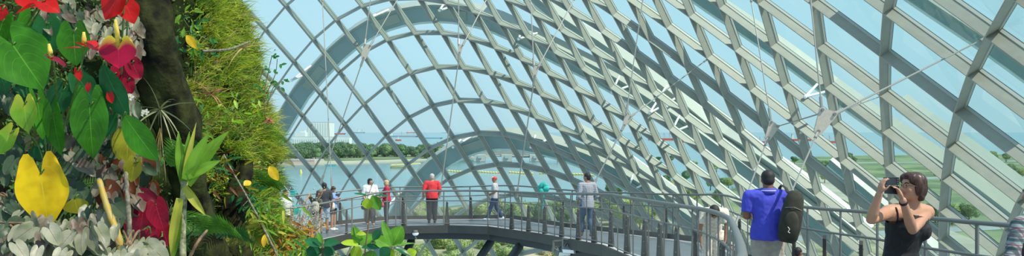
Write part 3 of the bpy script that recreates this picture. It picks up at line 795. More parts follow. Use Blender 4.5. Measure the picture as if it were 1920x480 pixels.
for px, row in ((564, 325), (707, 320), (1052, 300), (1090, 296)):
    o = tag(empty('buoy', sea_at(px, row)), 'small white marker buoy floating in the bay', 'buoy', 'marker buoys in the bay'); m = MB(); m.tube([(0, 0, 0), (0, 0, 1.4), (0, 0, 3)], [1.1, .9, .2], 8); m.build('buoy_body', BUOY, o)
# ------------------------------------------------------------------ people
SKIN_L = mat('skin_light', (0.46, 0.235, 0.145), 0.55, 0, 0.05, 12)
SKIN_M = mat('skin_warm', (0.36, 0.18, 0.10), 0.55, 0, 0.05, 12)
SKIN_D = mat('skin_brown', (0.22, 0.10, 0.055), 0.5, 0, 0.05, 12)
HAIR_B = mat('hair_black', (0.012, 0.011, 0.013), 0.65, 0, 0.3, 60)
HAIR_R = mat('hair_auburn', (0.045, 0.014, 0.007), 0.42, 0, 0.4, 45)
HAIR_G = mat('hair_grey', (0.42, 0.40, 0.36), 0.6, 0, 0.2, 60)
HAIR_Y = mat('hair_sandy', (0.50, 0.36, 0.22), 0.6, 0, 0.2, 60)
EYEW = mat('eye_white', (.75, .73, .70), .3); EYED = mat('eye_dark', (.02, .012, .01), .2); LIPM = mat('lips', (.45, .13, .12), .45)

def cloth_check(name, base, lines, pitch=.03, second=None):
    """woven check: two sets of stripes in object space"""
    m = bpy.data.materials.new(name); m.use_nodes = True
    n = m.node_tree.nodes; l = m.node_tree.links; b = n['Principled BSDF']; b.inputs['Roughness'].default_value = .85
    tc = n.new('ShaderNodeTexCoord'); sp = n.new('ShaderNodeSeparateXYZ'); l.new(tc.outputs['Object'], sp.inputs[0])
    cur = None
    prev = None
    for axis, off, col, wd, fac in [(0, .0, lines, .34, .65), (2, .0, lines, .34, .65)] + ([(0, .5, second, .14, .8), (2, .5, second, .14, .8)] if second else []):
        a = n.new('ShaderNodeMath'); a.operation = 'MULTIPLY_ADD'; a.inputs[1].default_value = 1 / pitch; a.inputs[2].default_value = off + 50
        l.new(sp.outputs[axis], a.inputs[0]); f = n.new('ShaderNodeMath'); f.operation = 'FRACT'; l.new(a.outputs[0], f.inputs[0])
        g = n.new('ShaderNodeMath'); g.operation = 'LESS_THAN'; g.inputs[1].default_value = wd; l.new(f.outputs[0], g.inputs[0])
        k = n.new('ShaderNodeMath'); k.operation = 'MULTIPLY'; k.inputs[1].default_value = fac; l.new(g.outputs[0], k.inputs[0])
        mx = n.new('ShaderNodeMix'); mx.data_type = 'RGBA'; l.new(k.outputs[0], mx.inputs[0])
        if prev is None: mx.inputs[6].default_value = list(base) + [1]
        else: l.new(prev, mx.inputs[6])
        mx.inputs[7].default_value = list(col) + [1]; prev = mx.outputs[2]
    l.new(prev, b.inputs['Base Color'])
    MATS[name] = m; return m

FSC = bpy.data.scenes.new('modelling')
def fuse(mb, voxel, smooth_it=4, name='body'):
    """closed shapes -> one continuous skin"""
    me = mb.mesh(name); o = bpy.data.objects.new('tmp', me); FSC.collection.objects.link(o)
    r = o.modifiers.new('r', 'REMESH'); r.mode = 'VOXEL'; r.voxel_size = voxel; r.use_smooth_shade = True
    if smooth_it:
        s_ = o.modifiers.new('s', 'SMOOTH'); s_.factor = .5; s_.iterations = smooth_it
    with bpy.context.temp_override(scene=FSC, view_layer=FSC.view_layers[0]): dg = bpy.context.evaluated_depsgraph_get()
    dg.update()
    out = bpy.data.meshes.new_from_object(o.evaluated_get(dg))
    bpy.data.objects.remove(o); out.name = name
    for p in out.polygons: p.use_smooth = True
    return out

def V(*a): return Vector(a)
BASE_J = dict(pelvis=V(0, 0, .53), waist=V(0, 0, .62), chest=V(0, .005, .735), neck=V(0, -.005, .835), head=V(0, .012, .925),
              shL=V(-.112, 0, .805), shR=V(.112, 0, .805), elL=V(-.145, -.01, .63), elR=V(.145, -.01, .63), wrL=V(-.15, .03, .48), wrR=V(.15, .03, .48),
              hipL=V(-.052, 0, .51), hipR=V(.052, 0, .51), knL=V(-.056, .012, .275), knR=V(.056, .012, .275), anL=V(-.058, 0, .045), anR=V(.058, 0, .045))

def hand(mb, wr, dirn, palm_n, L, thumb_side, curl=.35, spread=.12):
    """palm, four fingers and a thumb; L = hand length"""
    d = dirn.normalized(); n_ = (palm_n - d * palm_n.dot(d)).normalized(); s_ = d.cross(n_).normalized() * thumb_side
    pc = wr + d * L * .26
    rot = Matrix((s_, d, n_)).transposed()
    mb.ball(pc, (L * .23, L * .31, L * .10), 12, 8, rot=rot)
    for k, (off, ln) in enumerate(((.165, .44), (.06, .50), (-.05, .46), (-.15, .36))):
        p0 = wr + d * L * .44 + s_ * L * off
        dd = (d + s_ * off * spread * 3).normalized(); pts = [p0]; ang = curl * .5
        for seg in (.45, .32, .23):
            v = dd * math.cos(ang) + n_ * math.sin(ang); pts.append(pts[-1] + v * (ln * L * seg)); ang += curl * 1.1
        mb.tube(pts, [L * .050, L * .047, L * .043, L * .030], 7)
    p0 = wr + d * L * .12 + s_ * L * .16
    t = (s_ * .75 + d * .65 + n_ * .35).normalized(); t2 = (s_ * .25 + d * .85 + n_ * .4).normalized()
    mb.tube([p0, p0 + t * L * .22, p0 + t * L * .22 + t2 * L * .26], [L * .075, L * .062, L * .04], 7)

def human(name, label, loc, H, yaw, skin, top, bottom, hair, shoes, J=None, WJ=None, sex='m', voxel=.016, head_yaw=None, head_pitch=0,
          sleeve=.55, shirt_hem=.50, trouser_to=.97, width=1.0, belly=0.0, hand_kw=None, lean_hair=None, shirt_name='shirt', bottom_name='trousers',
          group=None, hairstyle='short', fingers=True, collar=None, loose=1.0, face=True):
    """facing +Y at yaw 0; J in body heights, WJ in world coordinates"""
    root_loc = Vector(loc); rot = Matrix.Rotation(yaw, 3, 'Z'); inv = rot.transposed()
    j = {k: v.copy() for k, v in BASE_J.items()}
    if sex == 'f':
        for k in ('shL', 'shR'): j[k].x *= .9
    for k in ('shL', 'shR', 'elL', 'elR', 'wrL', 'wrR'): j[k].x *= (width + 1) / 2
    if J:
        for k, v in J.items(): j[k] = Vector(v)
    j = {k: v * H for k, v in j.items()}
    if WJ:
        for k, v in WJ.items(): j[k] = inv @ (Vector(v) - root_loc)
    w = H * width
    hy = rot.transposed() @ (Matrix.Rotation(head_yaw if head_yaw is not None else yaw, 3, 'Z'))
    HR = hy @ Matrix.Rotation(head_pitch, 3, 'X')
    up = (j['neck'] - j['pelvis']).normalized()
    rightv = (j['shR'] - j['shL']).normalized(); fwd = up.cross(rightv).normalized()
    hc = j['head']; hs = H / 7.5
    B_ = MB()
    fem = sex == 'f'
    def torso(mb, infl, lo=0.0, hi=1.0, flat_top=False):
        P0, P1, P2, P3 = j['pelvis'] - up * .03 * H, j['waist'], j['chest'], j['neck']
        prof = [(P0, .088 if not fem else .096, .066), (j['pelvis'] + up * .02 * H, .09 if not fem else .097, .068),
                (P1, .078 if not fem else .069, .056 + belly), (P1.lerp(P2, .5), .086 if not fem else .075, .06 + belly * .6),
                (P2, .098 if not fem else .085, .064 if not fem else .07), (P2.lerp(P3, .45), .100 if not fem else .088, .058), (P2.lerp(P3, .78), .075, .045), (P3, .035, .034)]
        vs = []; N = 20; rings = []
        for (c, a, b) in prof:
            a *= w; b *= w
            a += infl; b += infl
            for q in range(N):
                t = 2 * math.pi * q / N
                rings.append(c + rightv * (a * math.cos(t)) + fwd * (b * math.sin(t)))
        k = len(prof)
        fs = [(i * N + q, i * N + (q + 1) % N, (i + 1) * N + (q + 1) % N, (i + 1) * N + q) for i in range(k - 1) for q in range(N)]
        fs += [tuple(reversed(range(N))), tuple(range((k - 1) * N, k * N))]
        mb.add(rings, fs)
        for sd, s_ in (('L', -1), ('R', 1)):
            sh = j['sh' + sd]
            mb.tube([P2.lerp(P3, .5), P2.lerp(P3, .62).lerp(sh, .6), sh], [.05 * w + infl, .042 * w + infl, .034 * w + infl], 12)
            mb.ball(sh, .033 * w + infl, 10, 8)
            if fem: mb.ball(P1.lerp(P2, .85) + rightv * (s_ * .040 * w) + fwd * .045 * w, .037 * w + infl * .7, 12, 8)
    def arm(mb, sd, infl, t1=1.0):
        a, b, c = j['sh' + sd], j['el' + sd], j['wr' + sd]
        k = .9 if fem else 1.0
        pts = [a, a.lerp(b, .35), a.lerp(b, .8), b, b.lerp(c, .25), b.lerp(c, .7), c]
        rr = [.031, .030, .025, .0235, .0255, .019, .0155]
        cum = [0, .18, .4, .5, .62, .85, 1.0]
        out = [(p, (r_ * w * k) + infl) for p, r_, u in zip(pts, rr, cum) if u <= t1 + 1e-6]
        if t1 < 1 and len(out) < len(pts):
            q = len(out); u0, u1 = cum[q - 1], cum[q]; tt = (t1 - u0) / (u1 - u0)
            if tt > .05: out.append((pts[q - 1].lerp(pts[q], tt), (lerp(rr[q - 1], rr[q], tt) * w * k) + infl * 1.15))
        mb.tube([p for p, _ in out], [r_ for _, r_ in out], 12)
    def leg(mb, sd, infl, t1=1.0, flare=0.0):
        a, b, c = j['hip' + sd], j['kn' + sd], j['an' + sd]
        pts = [a, a.lerp(b, .45), b, b.lerp(c, .3), b.lerp(c, .75), c]
        rr = [.056, .047, .034, .034, .024, .020]
        cum = [0, .22, .5, .65, .87, 1.0]
        out = [(p, r_ * w + infl + flare * u * H) for p, r_, u in zip(pts, rr, cum) if u <= t1 + 1e-6]
        if t1 < 1 and len(out) < len(pts):
            q = len(out); u0, u1 = cum[q - 1], cum[q]; tt = (t1 - u0) / (u1 - u0)
            if tt > .05: out.append((pts[q - 1].lerp(pts[q], tt), lerp(rr[q - 1], rr[q], tt) * w + infl + flare * t1 * H))
        mb.tube([p for p, _ in out], [r_ for _, r_ in out], 12)
    # --- body skin
    torso(B_, 0)
    for sd in 'LR': arm(B_, sd, 0); leg(B_, sd, 0)
    nb = j['neck']
    def hp(x, y, z): return hc + HR @ Vector((x * hs, y * hs, z * hs))
    B_.tube([nb - up * .02 * H, nb.lerp(hp(0, -.08, -.25), .6), hp(0, -.06, -.15)], [.040 * w, .032 * w, .034 * w], 12)
    B_.ball(hp(0, -.03, .10), (.335 * hs, .42 * hs, .40 * hs), 18, 12, rot=HR)
    B_.ball(hp(0, .05, -.16), (.27 * hs, .31 * hs, .33 * hs), 16, 10, rot=HR)
    B_.ball(hp(0, .22, -.36), (.14 * hs, .13 * hs, .11 * hs), 12, 8, rot=HR)
    if face:
        B_.tube([hp(0, .36, .06), hp(0, .44, -.07), hp(0, .455, -.11)], [.045 * hs, .06 * hs, .065 * hs], 8)
        for s_ in (-1, 1):
            B_.ball(hp(.35 * s_, -.03, -.03), (.045 * hs, .09 * hs, .13 * hs), 8, 6, rot=HR)
            B_.ball(hp(.045 * s_, .42, -.12), .042 * hs, 8, 6)
            B_.ball(hp(.17 * s_, .30, -.08), (.10 * hs, .07 * hs, .10 * hs), 8, 6, rot=HR)
        B_.ball(hp(0, .335, .14), (.22 * hs, .06 * hs, .05 * hs), 10, 6, rot=HR)
    hk = dict(L={}, R={})
    if hand_kw: hk.update(hand_kw)
    for sd, s_ in (('L', -1), ('R', 1)):
        kw = dict(hk[sd]); el, wr = j['el' + sd], j['wr' + sd]
        dr = kw.pop('dir', None); dr = (inv @ dr) if dr is not None else (wr - el).normalized()
        pn_ = kw.pop('palm', None); pn_ = (inv @ pn_) if pn_ is not None else -rightv * s_
        hand(B_, wr, dr, pn_, .105 * H * (.93 if fem else 1), kw.pop('thumb', -s_), **kw)
    body_me = fuse(B_, voxel, 3 if voxel < .012 else 2, 'body')
    body = link('person', body_me, [skin])
    body.location = root_loc; body.rotation_euler = (0, 0, yaw)
    tag(body, label, 'person', group)
    def put(mb, nm, m, vx=None, si=3):
        me = fuse(mb, vx, si, nm) if vx else mb.mesh(nm)
        if vx and nm != 'hair':
            A_ = .0045 * loose * (1.4 if nm in ('trousers', 'skirt') else 1)
            nrs = [v.normal.copy() for v in me.vertices]
            for v, nr in zip(me.vertices, nrs):
                q = v.co + Vector((H * 3, yaw, 0))
                v.co += nr * (A_ * (noise.noise(Vector((q.x * 16, q.y * 9, q.z * 7 + 4 * q.x))) + .6 * noise.noise(Vector((q.x * 30 + q.z * 14, q.y * 18, q.z * 22)))))
        return link(nm, me, m if isinstance(m, list) else [m], body, True)
    # --- clothes
    g = .009 * loose + voxel * .45
    T = MB(); torso(T, g)
    if shirt_hem <= .5 and top is not None and shirt_name != 'camisole':
        c0 = j['pelvis'] - up * (.0 * H); hem = j['pelvis'] - up * ((.53 - shirt_hem) * H)
        T.tube([j['pelvis'] + up * .02 * H, hem], [(.098 * w + g, .070 * w + g)] * 2, 20) if False else None
        vs = []; N = 20
        for c, ka, kb in ((j['pelvis'] + up * .14 * H, .072, .052 + belly * .8), (j['pelvis'] + up * .08 * H, .086, .064 + belly * .6), (j['pelvis'] + up * .03 * H, .097, .074), (hem, .100, .077)):
            for q in range(N):
                t = 2 * math.pi * q / N; vs.append(c + rightv * ((ka * w + g * 1.2) * math.cos(t)) + fwd * ((kb * w + g * 1.2) * math.sin(t)))
        T.add(vs, [(i * N + q, i * N + (q + 1) % N, (i + 1) * N + (q + 1) % N, (i + 1) * N + q) for i in range(3) for q in range(N)] + [tuple(reversed(range(N))), tuple(range(3 * N, 4 * N))])
    if sleeve > 0:
        for sd in 'LR': arm(T, sd, g * 1.15, sleeve)
    if top is not None:
        put(T, shirt_name, top, voxel * .9, 2)
    if collar is not None:
        K = MB(); K.tube([nb - up * .012 * H, nb + up * .014 * H], [.050 * w, .040 * w], 16); put(K, 'collar', collar)
    T = MB()
    c = j['pelvis']; N = 20; vs = []
    for cc, a, b in ((c - up * .045 * H, .085, .066), (c, .094, .070), (c + up * .035 * H, .088 if not fem else .086, .064)):
        for q in range(N):
            t = 2 * math.pi * q / N; vs.append(cc + rightv * ((a * w + g * .8) * math.cos(t)) + fwd * ((b * w + g * .8) * math.sin(t)))
    T.add(vs, [(i * N + q, i * N + (q + 1) % N, (i + 1) * N + (q + 1) % N, (i + 1) * N + q) for i in range(2) for q in range(N)] + [tuple(reversed(range(N))), tuple(range(2 * N, 3 * N))])
    for sd in 'LR': leg(T, sd, g * .9, trouser_to, .006 * (loose > 1.2))
    put(T, bottom_name, bottom, voxel, 2)
    for sd in 'LR':
        T = MB(); an = j['an' + sd]; T.ball(an + Vector((0, .035 * H, -.022 * H)), (.028 * H, .075 * H, .026 * H), 12, 8); T.ball(an + Vector((0, -.005 * H, -.005 * H)), (.027 * H, .032 * H, .035 * H), 10, 7)
        put(T, 'shoe', shoes, .012, 1)
    # --- hair
    if hair is not None and hairstyle != 'none':
        T = MB()
        T.ball(hp(0, -.085, .17), (.385 * hs, .42 * hs, .39 * hs), 18, 12, rot=HR)
        if hairstyle in ('short', 'mid', 'long'): T.ball(hp(0, -.20, -.02), (.34 * hs, .30 * hs, .36 * hs), 14, 10, rot=HR)
        if hairstyle in ('mid', 'long'):
            T.ball(hp(0, .06, .30), (.33 * hs, .32 * hs, .24 * hs), 14, 10, rot=HR)
            for s_ in (-1, 1): T.ball(hp(.28 * s_, -.10, -.08), (.13 * hs, .22 * hs, .36 * hs), 12, 9, rot=HR)
            T.ball(hp(0, -.26, -.14), (.32 * hs, .24 * hs, .34 * hs), 12, 9, rot=HR)
        if hairstyle == 'long':
            T.ball(hp(0, -.30, -.45), (.30 * hs, .16 * hs, .42 * hs), 12, 9, rot=HR)
            for s_ in (-1, 1): T.ball(hp(.25 * s_, -.16, -.34), (.13 * hs, .18 * hs, .34 * hs), 12, 9, rot=HR)
        put(T, 'hair', hair, .010 if voxel < .012 else .014, 1)
    if face:
        for s_ in (-1, 1):
            e_ = MB(); e_.ball(hp(.135 * s_, .325, .045), (.046 * hs, .040 * hs, .024 * hs), 10, 7, rot=HR); eo = put(e_, 'eye', EYEW)
            e_ = MB(); e_.ball(hp(.135 * s_, .354, .045), (.022 * hs, .02 * hs, .022 * hs), 8, 6, rot=HR); link('iris', e_.mesh(), [EYED], eo, True)
            e_ = MB(); e_.tube([hp(.07 * s_, .385, .125), hp(.14 * s_, .375, .155), hp(.22 * s_, .32, .13)], [.014 * hs, .02 * hs, .01 * hs], 6); put(e_, 'eyebrow', hair if hair else HAIR_B)
        e_ = MB(); e_.ball(hp(0, .345, -.235), (.105 * hs, .045 * hs, .032 * hs), 12, 6, rot=HR); put(e_, 'mouth', LIPM)
    return body, (lambda p: inv @ (Vector(p) - root_loc)), hp, hs, (lambda p: rot @ p + root_loc)

def cap(body, hp, hs, m, brim=True):
    T = MB(); T.ball(hp(0, -.04, .22), (.40 * hs, .45 * hs, .33 * hs), 16, 10)
    o = link('cap', T.mesh(), [m], body, True)
    if brim:
        T = MB(); T.tube([hp(0, .30, .22), hp(0, .62, .17)], [(.30 * hs, .03 * hs), (.20 * hs, .02 * hs)], 14)
        link('brim', T.mesh(), [m], o, True)
    return o
def stand(px, Y):
    x = (px - 960) / FOC * Y; return Vector((x, Y, floor_z(x, Y)))
def pack(name, label, cat, pos, rot, size, m, strap=None, strap_m=None, pocket=True, rootz=0.0):
    """soft bag with rounded edges"""
    o = tag(empty(name, pos), label, cat)
    T = MB(); sx, sy, sz = size; vs = []; N = 18
    for z, k in ((-.5, .62), (-.42, .88), (-.2, 1.0), (.1, .97), (.35, .80), (.47, .58), (.5, .35)):
        for q in range(N):
            t = 2 * math.pi * q / N; c_, s_ = math.cos(t), math.sin(t)
            c2 = math.copysign(abs(c_) ** .7, c_); s2 = math.copysign(abs(s_) ** .7, s_)
            vs.append(rot @ Vector((sx / 2 * k * c2, sy / 2 * k * s2, sz * z)))
    k = 7
    T.add(vs, [(i * N + q, i * N + (q + 1) % N, (i + 1) * N + (q + 1) % N, (i + 1) * N + q) for i in range(k - 1) for q in range(N)] + [tuple(reversed(range(N))), tuple(range((k - 1) * N, k * N))])
    T.build('bag_body', m, o, True)
    if pocket:
        T = MB(); T.ball(rot @ Vector((0, -sy * .46, -sz * .15)), (sx * .36, sy * .18, sz * .27), 14, 9, rot=rot); T.build('front_pocket', m, o, True)
        T = MB(); T.tube([rot @ Vector((-sx * .36, -sy * .40, sz * .16)), rot @ Vector((0, -sy * .52, sz * .20)), rot @ Vector((sx * .36, -sy * .40, sz * .16))], .004, 6); T.build('zip', BOLT, o)
    if strap:
        T = MB(); T.tube([Vector(p) - Vector(pos) for p in strap], [(.022, .006)] * len(strap), 8); T.build('strap', strap_m or m, o, True)
    return o

# --- woman in the black top, photographing (nearest person)
BLACKC = mat('black_jersey', (0.010, 0.010, 0.013), 0.8, 0, 0.2, 30)
Yw = 7.2
wl_ = stand(1696, Yw); Hw = 1.64
cam_c = at(1671, 347, 6.80)
b, loc_, hp, hs, wor = human('person', 'woman with auburn hair and glasses in a black top, holding up a camera', wl_, Hw, R(142), SKIN_L, BLACKC,
    mat('black_trousers', (.012, .012, .015), .8), None, BLACKC, sex='f', voxel=.0085, head_yaw=R(104), head_pitch=R(4), width=1.12, sleeve=0, shirt_name='camisole', loose=1.7,
    WJ=dict(pelvis=at(1688, 520, 7.2), waist=at(1690, 468, 7.2), chest=at(1700, 423, 7.17), neck=at(1708, 383, 7.17), head=at(1711, 351, 7.10),
            shR=at(1664, 399, 7.06), shL=at(1738, 398, 7.28), elR=at(1633, 412, 6.80), elL=at(1711, 431, 6.93), wrR=at(1649, 362, 6.72), wrL=at(1692, 373, 6.78),
            hipL=at(1706, 530, 7.26), hipR=at(1672, 530, 7.16)),
    hand_kw=dict(R=dict(dir=Vector((.25, .02, 1)), palm=Vector((1, .25, 0)), thumb=-1, curl=.55), L=dict(dir=Vector((-.42, .02, .9)), palm=Vector((-.8, .1, -.3)), thumb=-1, curl=.6)))
# her top ends below the collarbone: skin-coloured shoulders come back over the fabric
T = MB()
cam_o = [c_ for c_ in b.children if c_.name.startswith('camisole')][0]
me = cam_o.data; bm = bmesh.new(); bm.from_mesh(me)
jN, jC = loc_(at(1708, 383, 7.17)), loc_(at(1700, 423, 7.17)); jr = (loc_(at(1738, 398, 7.28)) - loc_(at(1664, 399, 7.06))).normalized()
ju = (jN - jC).normalized()
if True:
    kill = []
    for v in bm.verts:
        d = v.co - jC; s_ = d.dot(jr); z_ = d.dot(ju); t_ = abs(s_ + .004)
        lim = .104 if t_ < .125 else .104 - (t_ - .125) * 1.4
        if z_ > lim: kill.append(v)
    bmesh.ops.delete(bm, geom=kill, context='VERTS')
    for _ in range(14): bmesh.ops.smooth_vert(bm, verts=[v for v in bm.verts if v.is_boundary], factor=.5, use_axis_x=True, use_axis_y=True, use_axis_z=True)
bm.to_mesh(me); bm.free()
from mathutils.bvhtree import BVHTree
_bm = bmesh.new(); _bm.from_mesh(b.data); bvh = BVHTree.FromBMesh(_bm); _o = loc_(Vector((0, 0, 0)))
for path in ([(1679, 424), (1682, 414), (1683, 405), (1682, 397), (1680, 391)], [(1715, 420), (1718, 408), (1721, 400), (1724, 394), (1727, 390)]):
    pts = []
    for q_ in path:
        d_ = (loc_(at(q_[0], q_[1], 7.0)) - _o).normalized(); hit = bvh.ray_cast(_o, d_)
        if hit[0] is not None and (not pts or (hit[0] - pts[-1]).length < .12): pts.append(hit[0] + hit[1] * .004)
    if len(pts) > 1:
        pts.append(pts[-1] + (loc_(Vector((3.1, 9, -.5))) - pts[-1]).normalized() * .05)
        T = MB(); T.tube(resample(pts, .01), .0065, 8); link('shoulder_strap', T.mesh(), [BLACKC], b, True)
_bm.free()
def hair_auburn(b, hp, hs, HRm):
    T = MB()
    T.ball(hp(0, -.10, .20), (.38 * hs, .42 * hs, .36 * hs), 18, 12, rot=HRm)
    T.ball(hp(0, -.28, -.02), (.35 * hs, .27 * hs, .42 * hs), 14, 10, rot=HRm)
    T.ball(hp(0, .13, .37), (.30 * hs, .27 * hs, .17 * hs), 14, 10, rot=HRm)
    for s_ in (-1, 1):
        T.ball(hp(.30 * s_, -.06, .02), (.11 * hs, .20 * hs, .34 * hs), 12, 9, rot=HRm)
        T.ball(hp(.26 * s_, .16, .28), (.12 * hs, .20 * hs, .20 * hs), 12, 9, rot=HRm)
        T.ball(hp(.17 * s_, -.24, -.34), (.13 * hs, .15 * hs, .15 * hs), 12, 9, rot=HRm)
    me = fuse(T, .007, 2, 'hair')
    nrs = [v.normal.copy() for v in me.vertices]
    for v, nr in zip(me.vertices, nrs):
        v.co += nr * (.004 * noise.noise(Vector((v.co.x * 60, v.co.y * 60, v.co.z * 14))))
    link('hair', me, [HAIR_R], b, True)
HRw = Matrix.Rotation(R(104) - R(142), 3, 'Z') @ Matrix.Rotation(R(4), 3, 'X')
hair_auburn(b, hp, hs, HRw)
GLF = mat('spectacle_frame', (.05, .04, .04), .3)
T = MB()
for s_ in (-1, 1):
    ring = [hp(.15 * s_ + .115 * math.cos(a_), .445 - .02 * abs(math.cos(a_)), .035 + .075 * math.sin(a_)) for a_ in [2 * math.pi * q / 14 for q in range(15)]]
    T.tube(ring, .0018, 5, cap=False)
    T.tube([hp(.265 * s_, .42, .05), hp(.355 * s_, .2, .05), hp(.37 * s_, -.06, .03)], .002, 5)
T.tube([hp(-.04, .46, .04), hp(0, .475, .055), hp(.04, .46, .04)], .0018, 5)
link('spectacles', T.mesh(), [GLF], b, True)
wrl = loc_(at(1693, 377, 6.79)); ell = loc_(at(1711, 431, 6.93)); dd = (ell - wrl).normalized()
T = MB(); T.tube([wrl + dd * .005, wrl + dd * .024], .031, 14); wo = link('wristwatch', T.mesh(), [BLACKC], b, True)
# camera: two stacked dark slabs (body and flipped screen)
cm = tag(empty('camera', cam_c, R(12)), 'black camera with case held up by the woman in the black top', 'camera')
CAMM = mat('camera_plastic', (.012, .012, .016), .35)
T = MB(); T.box((0, 0, .030), (.112, .030, .056)); T.build('camera_body', CAMM, cm)
T = MB(); T.box((.004, 0, -.036), (.108, .022, .060), rot=Matrix.Rotation(R(3), 3, 'Y')); T.build('open_case', CAMM, cm)
T = MB(); T.tube([(0.0, .015, .03), (0, .040, .03), (0, .042, .03)], [.022, .022, .018], 14); T.build('lens', BOLT, cm, True)
T = MB(); T.box((-.01, -.0158, .030), (.078, .001, .044)); T.build('screen', mat('screen_dark', (.03, .035, .045), .1), cm)
for k in range(3):
    T = MB(); T.tube([(.044, -.0155, .012 + k * .016), (.044, -.018, .012 + k * .016)], .004, 8); T.build('button', BOLT, cm)

# --- man in the blue polo shirt with the backpack
BLUEP = mat('blue_polo', (0.055, 0.065, 0.52), 0.8, 0, 0.08, 8)
p_ = stand(1440, 11.4)
TRG = mat('grey_trousers', (.36, .33, .28), .85, 0, .12, 9)
b, loc_, hp, hs, wor = human('person', 'man seen from behind in a bright blue polo shirt with a backpack', p_, 1.70, R(-8), SKIN_D, BLUEP, TRG, HAIR_B,
    mat('brown_shoes', (.08, .05, .03), .6), voxel=.012, width=1.20, belly=.012, sleeve=.40, shirt_hem=.485, loose=1.3, head_yaw=R(-6), head_pitch=R(-8),
    J=dict(shL=(-.135, 0, .80), shR=(.135, 0, .80), elL=(-.158, -.01, .655), wrL=(-.12, .12, .655), elR=(.165, 0, .635), wrR=(.12, .12, .62)), face=True)
T = MB(); nb = loc_(p_ + Vector((0, 0, 1.70 * .835)))
T.tube([nb + Vector((0, 0, -.02)), nb + Vector((0, .0, .050))], [.118, .092], 18); co = link('collar', T.mesh(), [BLUEP], b, True)
T = MB(); T.tube([nb + Vector((0, 0, .018)), nb + Vector((0, 0, .026))], [.1065, .1035], 18); link('collar_stripe', T.mesh(), [WHITE], co, True)
OLIVE = mat('backpack_fabric', (.030, .031, .020), .85, 0, .2, 14)
bp = at(1484, 406, 11.12)
pack('backpack', 'olive black backpack hanging from the right shoulder of the man in blue', 'backpack', bp, Matrix.Rotation(R(-14), 3, 'Z') @ Matrix.Rotation(R(10), 3, 'Y'), (.27, .24, .64), OLIVE,
     [at(1478, 362, 11.12), at(1473, 352, 11.24), at(1466, 347, 11.40), at(1462, 352, 11.56), at(1462, 380, 11.62)])
T = tag(empty('strap_buckle', at(1479, 430, 10.96)), 'pale metal clip hanging on the olive backpack', 'clip')
m = MB(); m.tube([(-.012, 0, .03), (.01, 0, 0), (-.01, 0, -.03), (.012, -.005, -.045)], .004, 6); m.build('clip_wire', WHITE, T)
"""toddler"""
p_ = stand(1496, 10.2); Hc = (p_.z - (-212 / FOC * 10.2)) * -1
human('person', 'small dark haired toddler in an orange top, standing beside the man in blue', p_, Hc, R(-60), SKIN_D, mat('orange_top', (.55, .10, .03), .8), mat('toddler_shorts', (.1, .1, .14), .8), HAIR_B,
      mat('toddler_shoes', (.2, .2, .2), .7), voxel=.011, J=dict(head=(0, .01, .885), neck=(0, 0, .77), shL=(-.11, 0, .74), shR=(.11, 0, .74), elL=(-.14, 0, .6), elR=(.14, 0, .6), wrL=(-.13, .05, .47), wrR=(.13, .05, .47)), sleeve=.4)
# --- plaid shirt at the right edge
PLD = cloth_check('plaid_shirt_cloth', (.26, .33, .32), (.012, .03, .045), .055, (.20, .05, .08))
p_ = stand(1950, 6.2)
human('person', 'person in a dark green and white plaid shirt at the right edge of the picture', p_, 1.62, R(30), SKIN_M, PLD, mat('dark_jeans', (.03, .04, .07), .85), HAIR_B, BLACKC, voxel=.012, width=1.1, sleeve=.98,
      J=dict(shL=(-.125, 0, .80), elL=(-.225, -.02, .66), wrL=(-.15, .09, .60)), loose=1.6)
b_ = pack('shoulder_bag', 'black bag on the back of the person in the plaid shirt', 'bag', at(1936, 500, 6.0), Matrix.Rotation(R(20), 3, 'Z'), (.26, .14, .34), BLACKC)
# --- bending person in cream white
CREAM = mat('cream_lace', (.66, .60, .50), .9, 0, .18, 30)
p_ = stand(1336, 13.9)
human('person', 'dark haired person in a cream white dress bending down behind the near railing', p_, 1.58, R(172), SKIN_M, CREAM, CREAM, HAIR_B, mat('sandals', (.3, .2, .12), .7), sex='f', voxel=.014, sleeve=.35, head_pitch=R(-72),
      J=dict(pelvis=(.02, -.03, .52), waist=(.01, .02, .58), chest=(0, .09, .655), neck=(0, .15, .705), head=(0, .20, .70), shL=(-.10, .13, .69), shR=(.10, .13, .69), elL=(-.12, .17, .54), elR=(.13, .17, .53), wrL=(-.10, .19, .42), wrR=(.12, .18, .40),
             hipL=(-.05, -.03, .50), hipR=(.05, -.03, .50), knL=(-.055, .03, .27), knR=(.055, .03, .27)), bottom_name='skirt', loose=1.6, hairstyle='mid')
# --- man in the grey checked shirt, walking away
GCH = cloth_check('grey_check_cloth', (.36, .38, .42), (.16, .18, .22), .05)
JEAN = mat('blue_jeans', (.045, .09, .17), .85, 0, .15, 12); TANS = mat('tan_boots', (.42, .22, .10), .7)
p_ = stand(1101, 24.4)
human('person', 'bearded young man in a grey checked shirt and jeans, walking beyond the railing', p_, 1.72, R(22), SKIN_M, GCH, JEAN, HAIR_B, TANS, voxel=.016, sleeve=.8, shirt_hem=.45, loose=1.7, head_yaw=R(62),
      J=dict(knL=(-.05, .10, .275), anL=(-.05, .09, .05), anR=(.05, -.09, .05), knR=(.05, .01, .27), elL=(-.16, -.02, .63), elR=(.16, -.02, .63), wrL=(-.12, .09, .55), wrR=(.13, .08, .55)))
